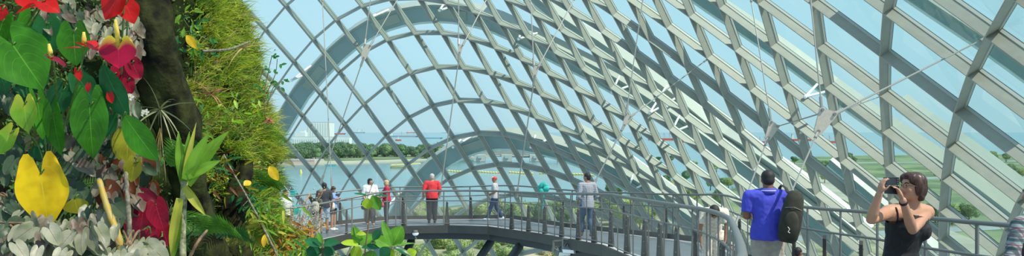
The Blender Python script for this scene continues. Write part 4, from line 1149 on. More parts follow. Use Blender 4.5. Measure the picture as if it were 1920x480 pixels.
# --- man with the cap, walking left
NAVY = mat('navy_trousers', (.020, .045, .12), .85, 0, .12, 12); LGT = mat('light_grey_tee', (.44, .44, .46), .85, 0, .05, 9)
p_ = stand(928, 31.2)
b, loc_, hp, hs, wor = human('person', 'man in a red and white cap, grey t-shirt and blue trousers walking left', p_, 1.52, R(80), SKIN_M, LGT, NAVY, None, WHITE, voxel=.015, sleeve=.38, loose=1.4, hairstyle='none', belly=.012, head_yaw=R(85),
      J=dict(knL=(-.04, .10, .275), anL=(-.04, .16, .05), knR=(.04, -.04, .28), anR=(.04, -.17, .065), elL=(-.14, -.03, .65), wrL=(-.06, .10, .60), elR=(.14, -.03, .65), wrR=(.06, .10, .60)))
c_ = cap(b, hp, hs, mat('red_cap', (.62, .06, .06), .7)); T = MB(); T.ball(hp(0, .16, .30), (.24 * hs, .28 * hs, .22 * hs), 12, 8); link('cap_panel', T.mesh(), [WHITE], c_, True)
# --- man in the red t-shirt, from behind
REDT = mat('red_tee', (.62, .035, .045), .85, 0, .08, 9); BLKT = mat('black_slacks', (.014, .014, .018), .8)
p_ = stand(810, 31.0)
human('person', 'grey haired man in a red t-shirt and black trousers seen from behind', p_, 1.70, R(12), SKIN_L, REDT, BLKT, HAIR_G, mat('dark_shoes', (.04, .03, .02), .6), voxel=.016, width=1.12, sleeve=.45, loose=1.5, belly=.01,
      J=dict(elL=(-.175, -.03, .65), wrL=(-.175, .05, .53), elR=(.16, -.02, .65), wrR=(.13, .08, .55)))
# --- woman in red and woman in white talking
p_ = stand(725, 31.1)
human('person', 'woman with short sandy hair in a dark red top, facing the woman in white', p_, 1.50, R(100), SKIN_L, mat('crimson_top', (.42, .012, .05), .8), BLKT, HAIR_Y, BLKT, sex='f', voxel=.015, width=1.15, sleeve=.42, hairstyle='mid', loose=1.4, head_yaw=R(78),
      J=dict(elL=(-.13, .01, .64), wrL=(-.07, .12, .60), elR=(.13, .01, .64), wrR=(.06, .12, .60)))
pack('handbag', 'crimson handbag held by the woman in the dark red top', 'handbag', at(717, 384, 30.75), Matrix.Rotation(R(100), 3, 'Z'), (.26, .12, .16), mat('crimson_leather', (.40, .02, .05), .5), pocket=False,
     strap=[at(714, 379, 30.75), at(716, 372, 30.8), at(722, 379, 30.75)])
p_ = stand(694, 30.9)
human('person', 'woman with black bobbed hair in a loose white blouse and dark patterned trousers', p_, 1.60, R(196), SKIN_L, mat('white_blouse', (.74, .73, .70), .85), mat('dark_pattern', (.07, .06, .06), .85, 0, .5, 40), HAIR_B, mat('sandals2', (.45, .22, .15), .7), sex='f', voxel=.015, width=1.15, sleeve=.48, loose=2.2, hairstyle='mid', head_yaw=R(235),
      J=dict(elL=(-.155, .01, .64), wrL=(-.15, .06, .53), elR=(.155, .01, .64), wrR=(.12, .08, .56), knL=(-.05, .03, .275), anL=(-.06, .03, .045)), shirt_name='blouse')
pack('shoulder_bag', 'black shoulder bag at the hip of the woman in the white blouse', 'bag', at(684, 384, 30.6), Matrix.Rotation(R(10), 3, 'Z'), (.26, .14, .32), BLACKC, pocket=False, strap=[at(686, 377, 30.6), at(693, 360, 30.66), at(699, 343, 30.72), at(701, 341, 30.9)])
# --- girl in blue looking at her phone, man in a dark t-shirt, man with the olive cap
LBL = mat('light_blue_blouse', (.18, .32, .68), .85); DSK = mat('dark_shorts', (.05, .05, .07), .85)
p_ = stand(624, 30.3)
human('person', 'girl in a light blue blouse and dark shorts, looking at a phone', p_, 1.48, R(250), SKIN_L, LBL, DSK, mat('dark_brown_hair', (.06, .03, .02), .5), WHITE, sex='f', voxel=.015, sleeve=.4, trouser_to=.28, loose=1.6, hairstyle='long', head_pitch=R(-30), head_yaw=R(236),
      J=dict(elL=(-.12, .04, .66), wrL=(-.05, .14, .72), elR=(.12, .04, .66), wrR=(.04, .14, .72)), shirt_name='blouse', bottom_name='shorts')
ph = tag(empty('phone', at(633, 365.5, 30.1)), 'black phone held by the girl in light blue', 'phone'); m = MB(); m.box((0, 0, 0), (.15, .012, .08), rot=Matrix.Rotation(R(-20), 3, 'Z')); m.build('phone_body', CAMM, ph); m = MB(); m.box((0, -.008, 0), (.13, .002, .07), rot=Matrix.Rotation(R(-20), 3, 'Z')); m.build('screen', BOLT, ph)
pack('handbag', 'beige bag hanging at the side of the girl in light blue', 'handbag', at(621, 386, 29.95), Matrix.Rotation(R(20), 3, 'Z'), (.26, .13, .26), mat('beige_canvas', (.62, .56, .46), .9), pocket=True, strap=[at(620, 380, 29.95), at(622, 366, 30.0), at(624, 362, 30.2)])
p_ = stand(608, 29.7)
human('person', 'man in a charcoal t-shirt and pale denim shorts facing the glass', p_, 1.66, R(20), SKIN_M, mat('charcoal_tee', (.035, .04, .05), .85), mat('pale_denim', (.30, .42, .55), .85), HAIR_B, mat('brown_sandals', (.2, .12, .08), .7), voxel=.016, sleeve=.4, trouser_to=.45, loose=1.6, bottom_name='shorts')
p_ = stand(593, 28.6)
OLV = mat('olive_shirt', (.10, .10, .075), .85, 0, .1, 9)
b, loc_, hp, hs, wor = human('person', 'man in an olive cap and shirt raising one arm beside the near railing', p_, 1.50, R(150), SKIN_M, OLV, mat('khaki_trousers', (.42, .36, .27), .9, 0, .1, 10), HAIR_B, mat('brown_shoes2', (.15, .09, .05), .7), voxel=.016, sleeve=.45, loose=1.6, head_yaw=R(200),
      WJ=dict(elR=at(580, 366, 28.4), wrR=at(573, 376, 28.2), head=at(601, 361, 28.5)))
cap(b, hp, hs, mat('olive_cap', (.16, .14, .10), .8))
pack('shoulder_bag', 'grey and khaki camera bag on the chest of the man in the olive cap', 'bag', at(591, 388, 28.2), Matrix.Rotation(R(0), 3, 'Z'), (.26, .16, .34), mat('khaki_canvas', (.36, .34, .28), .9), strap=[at(593, 379, 28.2), at(598, 372, 28.2), at(602, 368, 28.45)])
p_ = stand(535, 28.3)
human('person', 'person in a white t-shirt and sunglasses, half hidden by the plant wall', p_, 1.62, R(240), SKIN_M, mat('white_tee', (.72, .72, .74), .85), mat('maroon_shorts', (.22, .03, .06), .85), HAIR_B, WHITE, voxel=.016, sleeve=.45, loose=1.5)
# turquoise notice tied to the far rail and turquoise bins further left
TEAL = mat('turquoise_plastic', (.03, .42, .36), .5, 0, .2, 8)
def teal_flag(px, py, Y, s, label):
    o = tag(empty('ribbon_rosette', at(px, py, Y)), label, 'ribbon')
    rr = random.Random(px)
    for k in range(9):
        a = k * .7; c = Vector((math.cos(a) * .09 * s, rr.uniform(-.05, .05), math.sin(a) * .11 * s))
        m = MB(); m.ball(c, (.10 * s, .03, .07 * s), 10, 6, rot=Matrix.Rotation(a, 3, 'Y')); m.build('petal', TEAL, o)
    m = MB(); m.tube([(0, 0, 0), (.01, 0, -.25 * s), (-.02, 0, -.6 * s)], .02, 6); m.build('stem', TEAL, o)
teal_flag(1019, 353, 29.3, 1.1, 'turquoise rosette tied to the far handrail beside the grey checked shirt')
for px, py, s, lab in ((550, 362, .15, 'small turquoise box on the far railing behind the person in the white t-shirt'), (553, 394, .30, 'larger turquoise box low on the deck behind the white shirted person')):
    o = tag(empty('box', at(px, py, 29.0)), lab, 'box')
    m = MB(); m.box((0, 0, 0), (s, .25, s * .9)); m.build('box_body', TEAL, o); m = MB(); m.box((0, 0, s * .48), (s * 1.06, .28, s * .1)); m.build('lid', TEAL, o)
bpy.data.scenes.remove(FSC)
# ------------------------------------------------------------------ the planted cliff on the left
def leaf_mat(name, base, vein, tip=None, rough=.38, trans=.28, nv=7.0, vw=.022, patch=None):
    m = bpy.data.materials.new(name); m.use_nodes = True
    n = m.node_tree.nodes; l = m.node_tree.links; b = n['Principled BSDF']
    b.inputs['Roughness'].default_value = rough; b.inputs['Specular IOR Level'].default_value = .2
    uv = n.new('ShaderNodeUVMap'); sp = n.new('ShaderNodeSeparateXYZ'); l.new(uv.outputs[0], sp.inputs[0])
    def M(op, a, b_=None):
        x = n.new('ShaderNodeMath'); x.operation = op
        for k, v in enumerate((a, b_)):
            if v is None: continue
            if isinstance(v, (int, float)): x.inputs[k].default_value = v
            else: l.new(v, x.inputs[k])
        return x.outputs[0]
    au = M('ABSOLUTE', sp.outputs[0])
    mid = M('LESS_THAN', au, vw)
    q = M('MULTIPLY', M('SUBTRACT', sp.outputs[1], M('MULTIPLY', au, .45)), nv)
    side = M('LESS_THAN', M('FRACT', M('ADD', q, 20.0)), .07)
    side = M('MULTIPLY', side, M('LESS_THAN', au, .85))
    vm = M('MAXIMUM', M('MULTIPLY', side, .30), M('MULTIPLY', mid, .75))
    col = n.new('ShaderNodeMix'); col.data_type = 'RGBA'
    tc = n.new('ShaderNodeTexCoord'); nz = n.new('ShaderNodeTexNoise'); nz.inputs['Scale'].default_value = 14
    l.new(tc.outputs['Object'], nz.inputs[0])
    cr = n.new('ShaderNodeValToRGB'); cr.color_ramp.elements[0].position = .35; cr.color_ramp.elements[1].position = .65
    cr.color_ramp.elements[0].color = [v * .72 for v in base] + [1]; cr.color_ramp.elements[1].color = [min(1, v * 1.2) for v in (patch or base)] + [1]
    l.new(nz.outputs['Fac'], cr.inputs[0]); cur = cr.outputs[0]
    if tip is not None:
        mx = n.new('ShaderNodeMix'); mx.data_type = 'RGBA'; r2 = n.new('ShaderNodeValToRGB')
        r2.color_ramp.elements[0].position = tip[1]; r2.color_ramp.elements[1].position = tip[2]
        r2.color_ramp.elements[0].color = (1, 1, 1, 1); r2.color_ramp.elements[1].color = (0, 0, 0, 1)
        l.new(sp.outputs[1], r2.inputs[0]); l.new(r2.outputs[0], mx.inputs[0]); l.new(cur, mx.inputs[6]); mx.inputs[7].default_value = list(tip[0]) + [1]; cur = mx.outputs[2]
    l.new(vm, col.inputs[0]); l.new(cur, col.inputs[6]); col.inputs[7].default_value = list(vein) + [1]
    l.new(col.outputs[2], b.inputs['Base Color'])
    tr = n.new('ShaderNodeBsdfTranslucent'); l.new(col.outputs[2], tr.inputs[0]); mx = n.new('ShaderNodeMixShader'); mx.inputs[0].default_value = trans
    l.new(b.outputs[0], mx.inputs[1]); l.new(tr.outputs[0], mx.inputs[2]); l.new(mx.outputs[0], n['Material Output'].inputs[0])
    MATS[name] = m; return m

rl = random.Random(5)
def leaf_geo(A, B, width, nh, kind='heart', fold=.18, curl=.15, wav=.0, nt=12, nu=8):
    """grid between attachment A and tip B; nh = which way the upper face looks"""
    A = Vector(A); B = Vector(B); d = B - A; L = d.length; d.normalize(); nh = Vector(nh)
    N = (nh - d * nh.dot(d)).normalized(); S_ = d.cross(N)
    vs = []; uv = []; ph = rl.uniform(0, 6)
    for i in range(nt + 1):
        t = i / nt
        for k in range(nu + 1):
            u = -1 + 2 * k / nu; au = abs(u)
            if kind == 'heart':
                w = width / 2 * (max(0, 1 - t ** 1.7)) ** .78 * (0.80 + .55 * t * (1 - t) * 2)
                y = L * (t - .40 * (1 - t) ** 1.5 * math.sin(math.pi * min(1, au * 1.0)) ** .8 * 1.0)
            elif kind == 'oval':
                w = width / 2 * math.sin(math.pi * (t * .96 + .02)) ** .75; y = L * t
            elif kind == 'strap':
                w = width / 2 * (math.sin(math.pi * min(1, t * .5 + .22)) * (1 - t ** 3)) + width * .02; y = L * t
            elif kind == 'begonia':
                w = width / 2 * (max(0, 1 - t ** 1.5)) ** .65 * (.85 + .5 * t); y = L * (t - .26 * (1 - t) ** 2 * math.sin(math.pi * au) ** .7 + .05 * u * (1 - t))
            z = fold * w * au ** 1.3 - curl * L * t * t + wav * L * math.sin(7 * t + ph) * au + wav * L * .7 * math.sin(11 * t + ph * 2) * u
            vs.append(A + d * y + S_ * (u * w) + N * z); uv.append((u, t))
    n1 = nu + 1
    fs = [(i * n1 + k, i * n1 + k + 1, (i + 1) * n1 + k + 1, (i + 1) * n1 + k) for i in range(nt) for k in range(nu)]
    return vs, fs, uv
class LB:
    """leaves gathered into one mesh with UVs"""
    def __init__(s): s.v = []; s.f = []; s.m = []; s.u = []
    def leaf(s, *a, mi=0, **k):
        vs, fs, uv = leaf_geo(*a, **k); b = len(s.v); s.v += vs; s.u += uv
        s.f += [tuple(q + b for q in f) for f in fs]; s.m += [mi] * len(fs); return s
    def build(s, name, mats, parent=None, origin=Vector()):
        me = bpy.data.meshes.new(name); me.from_pydata([tuple(v - origin) for v in s.v], [], s.f)
        ul = me.uv_layers.new(name='UVMap')
        for lp in me.loops: ul.data[lp.index].uv = s.u[lp.vertex_index]
        for p, mi in zip(me.polygons, s.m): p.material_index = mi; p.use_smooth = True
        return link(name, me, mats, parent)

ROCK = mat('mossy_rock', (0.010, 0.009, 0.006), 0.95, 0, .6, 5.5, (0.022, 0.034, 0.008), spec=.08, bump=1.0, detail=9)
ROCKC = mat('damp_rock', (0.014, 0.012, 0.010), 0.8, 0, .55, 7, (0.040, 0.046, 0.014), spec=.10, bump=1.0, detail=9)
PLAN = [(-3.9, 2.2), (-3.2, 3.4), (-2.82, 4.3), (-2.60, 4.9), (-2.50, 5.4), (-2.40, 5.9), (-2.22, 6.5), (-2.06, 7.1), (-2.04, 7.7), (-2.35, 8.4), (-3.0, 9.1), (-4.2, 9.8)]
def cliff(s, z, out=0.0):
    """s 0..1 along the plan, z height"""
    f = s * (len(PLAN) - 1); i = min(int(f), len(PLAN) - 2); t = f - i
    P = [Vector(p + (0,)) for p in PLAN]
    a = P[max(i - 1, 0)]; b = P[i]; c = P[i + 1]; d = P[min(i + 2, len(P) - 1)]
    p = 0.5 * ((2 * b) + (c - a) * t + (2 * a - 5 * b + 4 * c - d) * t * t + (3 * b - a - 3 * c + d) * t ** 3)
    tg = ((c - a) * .5 + (2 * a - 5 * b + 4 * c - d) * t + 1.5 * (3 * b - a - 3 * c + d) * t * t).normalized()
    nm = Vector((tg.y, -tg.x, 0))
    lean = min(1, s * 2.2)
    sh = lean * (-.34 * max(z, -.22) + .55 * max(0, -z - .85))
    q = Vector((p.x + sh - .02, p.y, z))
    nn = .13 * noise.noise(Vector((p.x * 1.5, p.y * 1.5, z * 1.5))) + .07 * noise.noise(Vector((p.x * 4, p.y * 4, z * 4 + 7)))
    return q + nm * (nn + out), (nm + Vector((0, 0, .34))).normalized()
cw = MB(); NS, NZ = 110, 80
for k in range(NS + 1):
    for q in range(NZ + 1):
        p, nm = cliff(k / NS, -2.2 + 4.4 * q / NZ)
        p += nm * (.04 * noise.noise(p * 9) + .02 * noise.noise(p * 22))
        cw.v.append(tuple(p))
nf = len(cw.v)
for k in (0, NS):
    for q in (0, NZ): cw.v.append((-6.5 if k == 0 else -6.5, PLAN[0 if k == 0 else -1][1], -2.2 + 4.4 * q / NZ))
I_ = lambda k, q: k * (NZ + 1) + q
for k in range(NS):
    for q in range(NZ): cw.f.append((I_(k, q), I_(k + 1, q), I_(k + 1, q + 1), I_(k, q + 1)))
cw.f.append(tuple([I_(0, q) for q in range(NZ + 1)] + [nf + 1, nf])); cw.f.append(tuple([I_(NS, q) for q in range(NZ, -1, -1)] + [nf + 2, nf + 3]))
cw.f.append((nf, nf + 1, nf + 3, nf + 2)); cw.f.append(tuple([I_(k, NZ) for k in range(NS + 1)] + [nf + 3, nf + 1])); cw.f.append(tuple([I_(k, 0) for k in range(NS, -1, -1)] + [nf, nf + 2]))
cw.m = [0] * len(cw.f)
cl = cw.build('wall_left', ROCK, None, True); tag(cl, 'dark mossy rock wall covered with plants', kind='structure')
# gnarled dark rock rib that runs down the middle of the planting
def rock_spine(pix, label):
    pts = resample([at(*p[:3]) for p in pix], .05); rs = [p[3] for p in pix]
    n = len(pts); mb = MB(); N = 22; o0 = pts[0]
    for i, p in enumerate(pts):
        r_ = np.interp(i / (n - 1) * (len(rs) - 1), range(len(rs)), rs)
        for q in range(N):
            t = 2 * math.pi * q / N; c = Vector((math.cos(t), math.sin(t), 0))
            k = 1 + .35 * noise.noise(Vector((c.x * 1.3, c.y * 1.3, p.z * 2.5))) + .22 * noise.noise(Vector((c.x * 4, c.y * 4, p.z * 9)))
            mb.v.append(tuple(p + c * (r_ * k) - o0))
    mb.f = [(i * N + q, i * N + (q + 1) % N, (i + 1) * N + (q + 1) % N, (i + 1) * N + q) for i in range(n - 1) for q in range(N)] + [tuple(range(N)), tuple(reversed(range((n - 1) * N, n * N)))]
    mb.m = [0] * len(mb.f)
    o = mb.build('rock', ROCKC, None, True); o.location = o0; tag(o, label, 'rock')
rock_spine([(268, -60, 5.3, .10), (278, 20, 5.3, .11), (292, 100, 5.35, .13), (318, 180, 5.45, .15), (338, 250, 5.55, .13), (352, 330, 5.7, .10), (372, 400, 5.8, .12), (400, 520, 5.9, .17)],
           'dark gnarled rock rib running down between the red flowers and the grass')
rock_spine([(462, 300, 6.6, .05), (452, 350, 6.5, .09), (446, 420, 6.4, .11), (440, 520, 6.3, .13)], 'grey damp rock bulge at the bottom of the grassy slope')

# ---- grass and moss: nobody could count it
GR = [mat('grass_bright', (.42, .50, .03), .6, 0, .3, 12, trans=.35), mat('grass_mid', (.22, .36, .025), .6, 0, .3, 12, trans=.35),
      mat('grass_dark', (.05, .14, .015), .6, 0, .3, 12, trans=.3), mat('grass_dry', (.42, .32, .11), .7, 0, .25, 12, trans=.3)]
rg = random.Random(21)
def blade(mb, p, d0, L, w, droop, mi, seg=4):
    d = d0.normalized(); s_ = d.cross(Vector((rg.uniform(-1, 1), rg.uniform(-1, 1), rg.uniform(-.3, 1)))).normalized()
    vs = []; q = Vector(p)
    for k in range(seg + 1):
        ww = w * (1 - (k / seg) ** 1.5) + .0006
        vs += [q - s_ * ww / 2, q + s_ * ww / 2]
        q = q + d * (L / seg); d = (d + Vector((0, 0, -droop / seg))).normalized()
    mb.add(vs, [(2 * k, 2 * k + 1, 2 * k + 3, 2 * k + 2) for k in range(seg)], mi)
gm = MB()
for _ in range(1700):
    s = rg.uniform(.50, .86); z = rg.uniform(-1.25, 1.35)
    p, nm = cliff(s, z); sx, sy = scr(p)
    dens = 1.0 if sy < 300 else .5
    if sx < 318 + max(0, sy - 150) * .10 or rg.random() > dens: continue
    if noise.noise(p * 2.3 + Vector((3, 1, 9))) < -.30: continue
    n_ = rg.randint(12, 24); base = rg.choice([0, 0, 0, 1, 1, 2, 3]) if sy < 300 else rg.choice([0, 1, 1, 2, 2, 3])
    L0 = rg.uniform(.09, .20)
    for k in range(n_):
        d = nm * rg.uniform(.3, 1.0) + Vector((rg.uniform(-.6, .6), rg.uniform(-.6, .6), rg.uniform(-.1, 1.2)))
        mi = base if rg.random() < .75 else rg.choice([0, 1, 2, 3])
        blade(gm, p + Vector((rg.uniform(-.03, .03), rg.uniform(-.03, .03), rg.uniform(-.03, .03))), d, L0 * rg.uniform(.6, 1.3), rg.uniform(.004, .009), rg.uniform(.4, 1.9), mi)
gr = gm.build('grass', GR); tag(gr, 'bright yellow green grass growing all over the rock slope', 'grass', kind='stuff')
mm = MB()
for _ in range(17000):     # fine moss and leaflets that fill the gaps
    s = rg.uniform(.10, .88); z = rg.uniform(-1.3, 1.4); p, nm = cliff(s, z); sx, sy = scr(p)
    if 262 < sx < 340 and rg.random() < .75: continue
    r_ = rg.uniform(.008, .020); a = Vector((rg.uniform(-1, 1), rg.uniform(-1, 1), rg.uniform(-1, 1))).normalized(); b = a.cross(nm).normalized(); a = (a + nm * .6).normalized()
    p = p + nm * rg.uniform(.0, .06)
    mm.add([p, p + a * r_ + b * r_ * .45, p + a * r_ * 2, p + a * r_ - b * r_ * .45], [(0, 1, 2, 3)], rg.choice([0, 1, 1, 2, 2, 2]) if sx > 340 else 2)
ms = mm.build('moss', GR); tag(ms, 'low moss and tiny leaves filling the gaps on the rock', 'moss', kind='stuff')
# hanging dry roots
for (px, py, Y, n_, L, lab) in [(300, 205, 5.2, 16, .32, 'pale spiky air plant on the rock rib'), (455, 90, 6.7, 10, .26, 'tuft of dry straw coloured stems high on the grassy slope'),
                                (395, 175, 6.3, 12, .22, 'orange pink bromeliad rosette in the grass'), (300, 240, 5.3, 22, .30, 'bunch of thin hanging roots beside the rock rib'), (318, 400, 5.6, 14, .2, 'tufted air plant low beside the tall cane')]:
    o = tag(empty('air_plant', at(px, py, Y)), lab, 'plant'); m = MB(); hang = 'hanging' in lab
    for k in range(n_):
        d = Vector((rg.uniform(-1, 1), rg.uniform(-.8, .2), rg.uniform(-.7, .6))) if not hang else Vector((rg.uniform(-.25, .25), rg.uniform(-.3, .1), -1))
        blade(m, Vector((0, 0, 0)), d, L * rg.uniform(.6, 1.1), .010 if not hang else .004, .8, 0, 5)
    mt_ = mat('air_plant_pink', (.50, .22, .12), .6, trans=.3) if 'pink' in lab else (GR[3] if 'straw' in lab or hang else mat('air_plant_grey', (.24, .26, .12), .6, trans=.2))
    m.build('leaves', mt_, o)

# ---- anthuriums
AG = leaf_mat('anthurium_green', (.038, .18, .010), (.14, .34, .04)); AD = leaf_mat('anthurium_dark', (.018, .12, .035), (.06, .22, .06)); AL = leaf_mat('anthurium_lime', (.20, .40, .03), (.40, .50, .08), ((.45, .48, .04), .0, .4))
AY = leaf_mat('anthurium_yellow', (.70, .43, .006), (.72, .56, .04), patch=(.74, .50, .008), nv=6); ARD = leaf_mat('spathe_red', (.55, .012, .012), (.62, .04, .03), nv=5, vw=.02, rough=.25)
ACR = leaf_mat('spathe_crimson', (.45, .008, .045), (.50, .03, .07), ((.60, .50, .04), .02, .26), nv=5, vw=.02, rough=.25); AOL = leaf_mat('anthurium_olive', (.28, .27, .02), (.45, .42, .06))
SPX = mat('spadix_yellow', (.70, .48, .06), .6, 0, .2, 60); STM = mat('stem_green', (.10, .18, .03), .6, 0, .3, 20); STR = mat('stem_brown', (.16, .10, .05), .8, 0, .4, 30)
def plant_root(name, px, py, Y, label, cat='plant', group=None): return tag(empty(name, at(px, py, Y)), label, cat, group)
def stem(parent, pts, r, m=None, name='stem'):
    o0 = parent.location; pts = [Vector(p) - o0 for p in pts]
    mb = MB(); mb.tube(resample(pts, .04) if len(pts) > 2 else pts, r, 7); return mb.build(name, m or STM, parent, True)
def big_leaf(parent, a, b, Y, w, m, kind='heart', tilt=(0, -1, .35), fold=.15, curl=.10, dY=0.0, name='leaf', stalk=True, wav=.012, spadix=None):
    A = at(a[0], a[1], Y); B = at(b[0], b[1], Y + dY); W_ = w / FOC * Y
    lb = LB(); lb.leaf(A, B, W_, tilt, kind=kind, fold=fold, curl=curl, wav=wav, nt=16, nu=10)
    o = lb.build(name, m, parent, parent.location)
    if stalk:
        root = parent.location
        mid = A.lerp(root, .45) + Vector((0, .05, .05))
        stem(parent, [A, A + (A - B).normalized() * .010 + Vector((0, .03, 0)), mid, root], .0032)
    if spadix:
        S0 = A - parent.location; T = MB(); d = Vector(spadix)
        T.tube([S0, S0 + d * .5, S0 + d], [.007, .008, .004], 8); T.build('spadix', SPX, parent, True)
    return o
P_ = plant_root('anthurium', -30, 200, 3.9, 'anthurium at the top left with large glossy heart leaves and red flowers')
big_leaf(P_, (24, 84), (80, 166), 3.25, 118, AG, tilt=(.25, -1, .3)); big_leaf(P_, (88, 46), (97, 100), 3.5, 66, AD, tilt=(.1, -1, .5)); big_leaf(P_, (5, 40), (-12, 92), 3.3, 80, AG, tilt=(-.2, -1, .5))
big_leaf(P_, (60, 40), (52, 130), 3.6, 60, AG, tilt=(.5, -1, .1)); big_leaf(P_, (-8, 110), (10, 175), 3.4, 70, AD)
big_leaf(P_, (80, 4), (112, 22), 3.3, 40, ARD, tilt=(0, -1, .9), name='spathe'); big_leaf(P_, (58, 12), (26, 24), 3.3, 30, ARD, tilt=(0, -.6, 1), name='spathe'); big_leaf(P_, (4, 18), (8, 44), 3.3, 24, ARD, name='spathe'); big_leaf(P_, (40, -10), (70, 12), 3.4, 40, ARD, name='spathe')
P_ = plant_root('anthurium', 90, 330, 3.9, 'anthurium with hanging green heart leaves left of the red flower')
big_leaf(P_, (168, 198), (171, 299), 3.1, 78, AG, tilt=(.05, -1, .25)); big_leaf(P_, (46, 196), (49, 248), 3.15, 58, AL, tilt=(-.1, -1, .3)); big_leaf(P_, (100, 214), (110, 294), 3.3, 54, AG, tilt=(-.4, -1, .2)); big_leaf(P_, (70, 190), (82, 262), 3.35, 42, AG, tilt=(.8, -1, .1))
big_leaf(P_, (20, 250), (-6, 290), 3.2, 44, AL); big_leaf(P_, (138, 62), (141, 124), 3.35, 66, AG, tilt=(.1, -1, .4)); big_leaf(P_, (150, 150), (178, 196), 3.5, 50, AD); big_leaf(P_, (118, 170), (100, 215), 3.55, 56, AD); big_leaf(P_, (205, 215), (188, 262), 3.6, 50, AD)
big_leaf(P_, (158, 86), (184, 94), 3.0, 60, ARD, tilt=(0, -.15, 1), fold=.35, name='spathe', spadix=(.003, -.01, .045)); big_leaf(P_, (130, 90), (156, 88), 3.02, 26, ARD, tilt=(0, -.15, 1), name='spathe', stalk=False)
big_leaf(P_, (96, 108), (128, 124), 3.0, 22, leaf_mat('spathe_dark', (.22, .008, .03), (.3, .02, .04)), tilt=(0, -.3, 1), name='spathe', spadix=(-.003, -.01, .045)); big_leaf(P_, (146, 133), (150, 152), 3.1, 16, ARD, name='spathe'); big_leaf(P_, (166, 160), (164, 174), 3.1, 12, ARD, name='spathe', stalk=False)
P_ = plant_root('anthurium', 205, 330, 4.0, 'anthurium bearing the big crimson and yellow flower')
big_leaf(P_, (193, 122), (234, 222), 3.1, 58, AD, tilt=(-.55, -1, .2), kind='oval'); big_leaf(P_, (232, 216), (290, 300), 3.0, 50, AG, tilt=(-.3, -1, .5), kind='oval'); big_leaf(P_, (240, 232), (238, 304), 3.3, 46, AOL, tilt=(.4, -1, .1), kind='oval'); big_leaf(P_, (226, 240), (222, 300), 3.35, 30, AOL, kind='oval'); big_leaf(P_, (252, 306), (244, 342), 3.2, 40, AOL)
big_leaf(P_, (222, 84), (222, 128), 2.95, 74, ACR, tilt=(.1, -1, .25), name='spathe', spadix=(.012, -.05, .075)); big_leaf(P_, (222, -8), (194, 36), 2.95, 66, ARD, tilt=(-.1, -1, .5), name='spathe', spadix=(-.01, -.02, .03)); big_leaf(P_, (236, 8), (252, 44), 3.1, 44, ARD, tilt=(.5, -1, .3), name='spathe')
big_leaf(P_, (206, 178), (210, 194), 3.1, 16, ARD, name='spathe', stalk=False)
P_ = plant_root('anthurium', 60, 500, 3.7, 'single large bright yellow heart leaf on its stalk above the silver foliage', )
big_leaf(P_, (76, 326), (90, 430), 2.9, 104, AY, tilt=(.1, -1, .1), fold=.08, curl=.04, wav=.02); big_leaf(P_, (140, 372), (146, 400), 3.1, 46, AOL, tilt=(0, -1, .8), kind='oval')
# crimson caladium and dark red leaves
CR = leaf_mat('caladium_crimson', (.30, .008, .03), (.48, .05, .08), nv=6); CRD = leaf_mat('caladium_dark', (.12, .006, .02), (.2, .02, .04), nv=6)
P_ = plant_root('caladium', 285, 470, 3.6, 'crimson leaved plant at the foot of the bare stems')
for a, b, w, m_ in [((270, 388), (262, 430), 50, CR), ((292, 384), (306, 432), 46, CR), ((250, 400), (244, 446), 40, CR), ((276, 430), (290, 468), 50, CR), ((306, 428), (314, 462), 34, CR), ((258, 440), (252, 476), 44, CRD), ((268, 362), (298, 378), 26, CRD), ((296, 450), (284, 482), 34, CRD)]:
    big_leaf(P_, a, b, 3.35 + rl.uniform(-.1, .2), w, m_, kind='begonia', wav=.03, fold=.2)
P_ = plant_root('caladium', 235, 190, 4.0, 'deep pink leaves behind the crimson flower')
for a, b, w in [((226, 128), (232, 164), 46), ((248, 118), (262, 148), 36), ((214, 140), (206, 168), 30), ((240, 150), (246, 176), 26)]: big_leaf(P_, a, b, 3.25, w, CR, kind='begonia', wav=.03)
# silver leaved begonias
BS = leaf_mat('begonia_silver', (.235, .265, .145), (.11, .06, .055), nv=6, vw=.03, patch=(.29, .28, .21), trans=.15); BP = leaf_mat('begonia_pink', (.15, .105, .08), (.14, .04, .04), nv=6, vw=.04, patch=(.19, .185, .13), trans=.15); BG = leaf_mat('begonia_grey', (.055, .09, .05), (.05, .03, .03), nv=6, vw=.035, trans=.15)
BR_ = leaf_mat('begonia_rust', (.12, .035, .014), (.09, .03, .015), nv=6)
def begonia(px, py, Y, n, sx, sy, size, label, mats):
    P = plant_root('begonia', px, py + sy, Y + .25, label, 'plant')
    for k in range(int(n * 1.9)):
        a = rl.uniform(-1, 1); b = rl.uniform(-1, 1); cx, cy = px + a * sx, py + b * sy; yy = Y + rl.uniform(-.15, .2) + b * -.10
        ang = R(-90) + rl.uniform(-1.0, 1.0); L = size * rl.uniform(.5, .9)
        lb = LB(); A = at(cx, cy, yy); B = at(cx + math.cos(ang) * L, cy - math.sin(ang) * L, yy - .03)
        lb.leaf(A, B, L * rl.uniform(.8, 1.05) / FOC * yy, (rl.uniform(-.5, .6), -1, rl.uniform(.2, 1.1)), kind='begonia', fold=rl.uniform(.1, .45), curl=rl.uniform(.05, .3), wav=.035, nt=10, nu=10)
        lb.build('leaf', [mats[rl.randrange(len(mats))]], P, P.location)
    for k in range(4): stem(P, [P.location, P.location + Vector((rl.uniform(-.06, .06), -.12, .10)), at(px + rl.uniform(-sx, sx), py + rl.uniform(-sy, sy), Y)], .004, STR)
i_ = 0
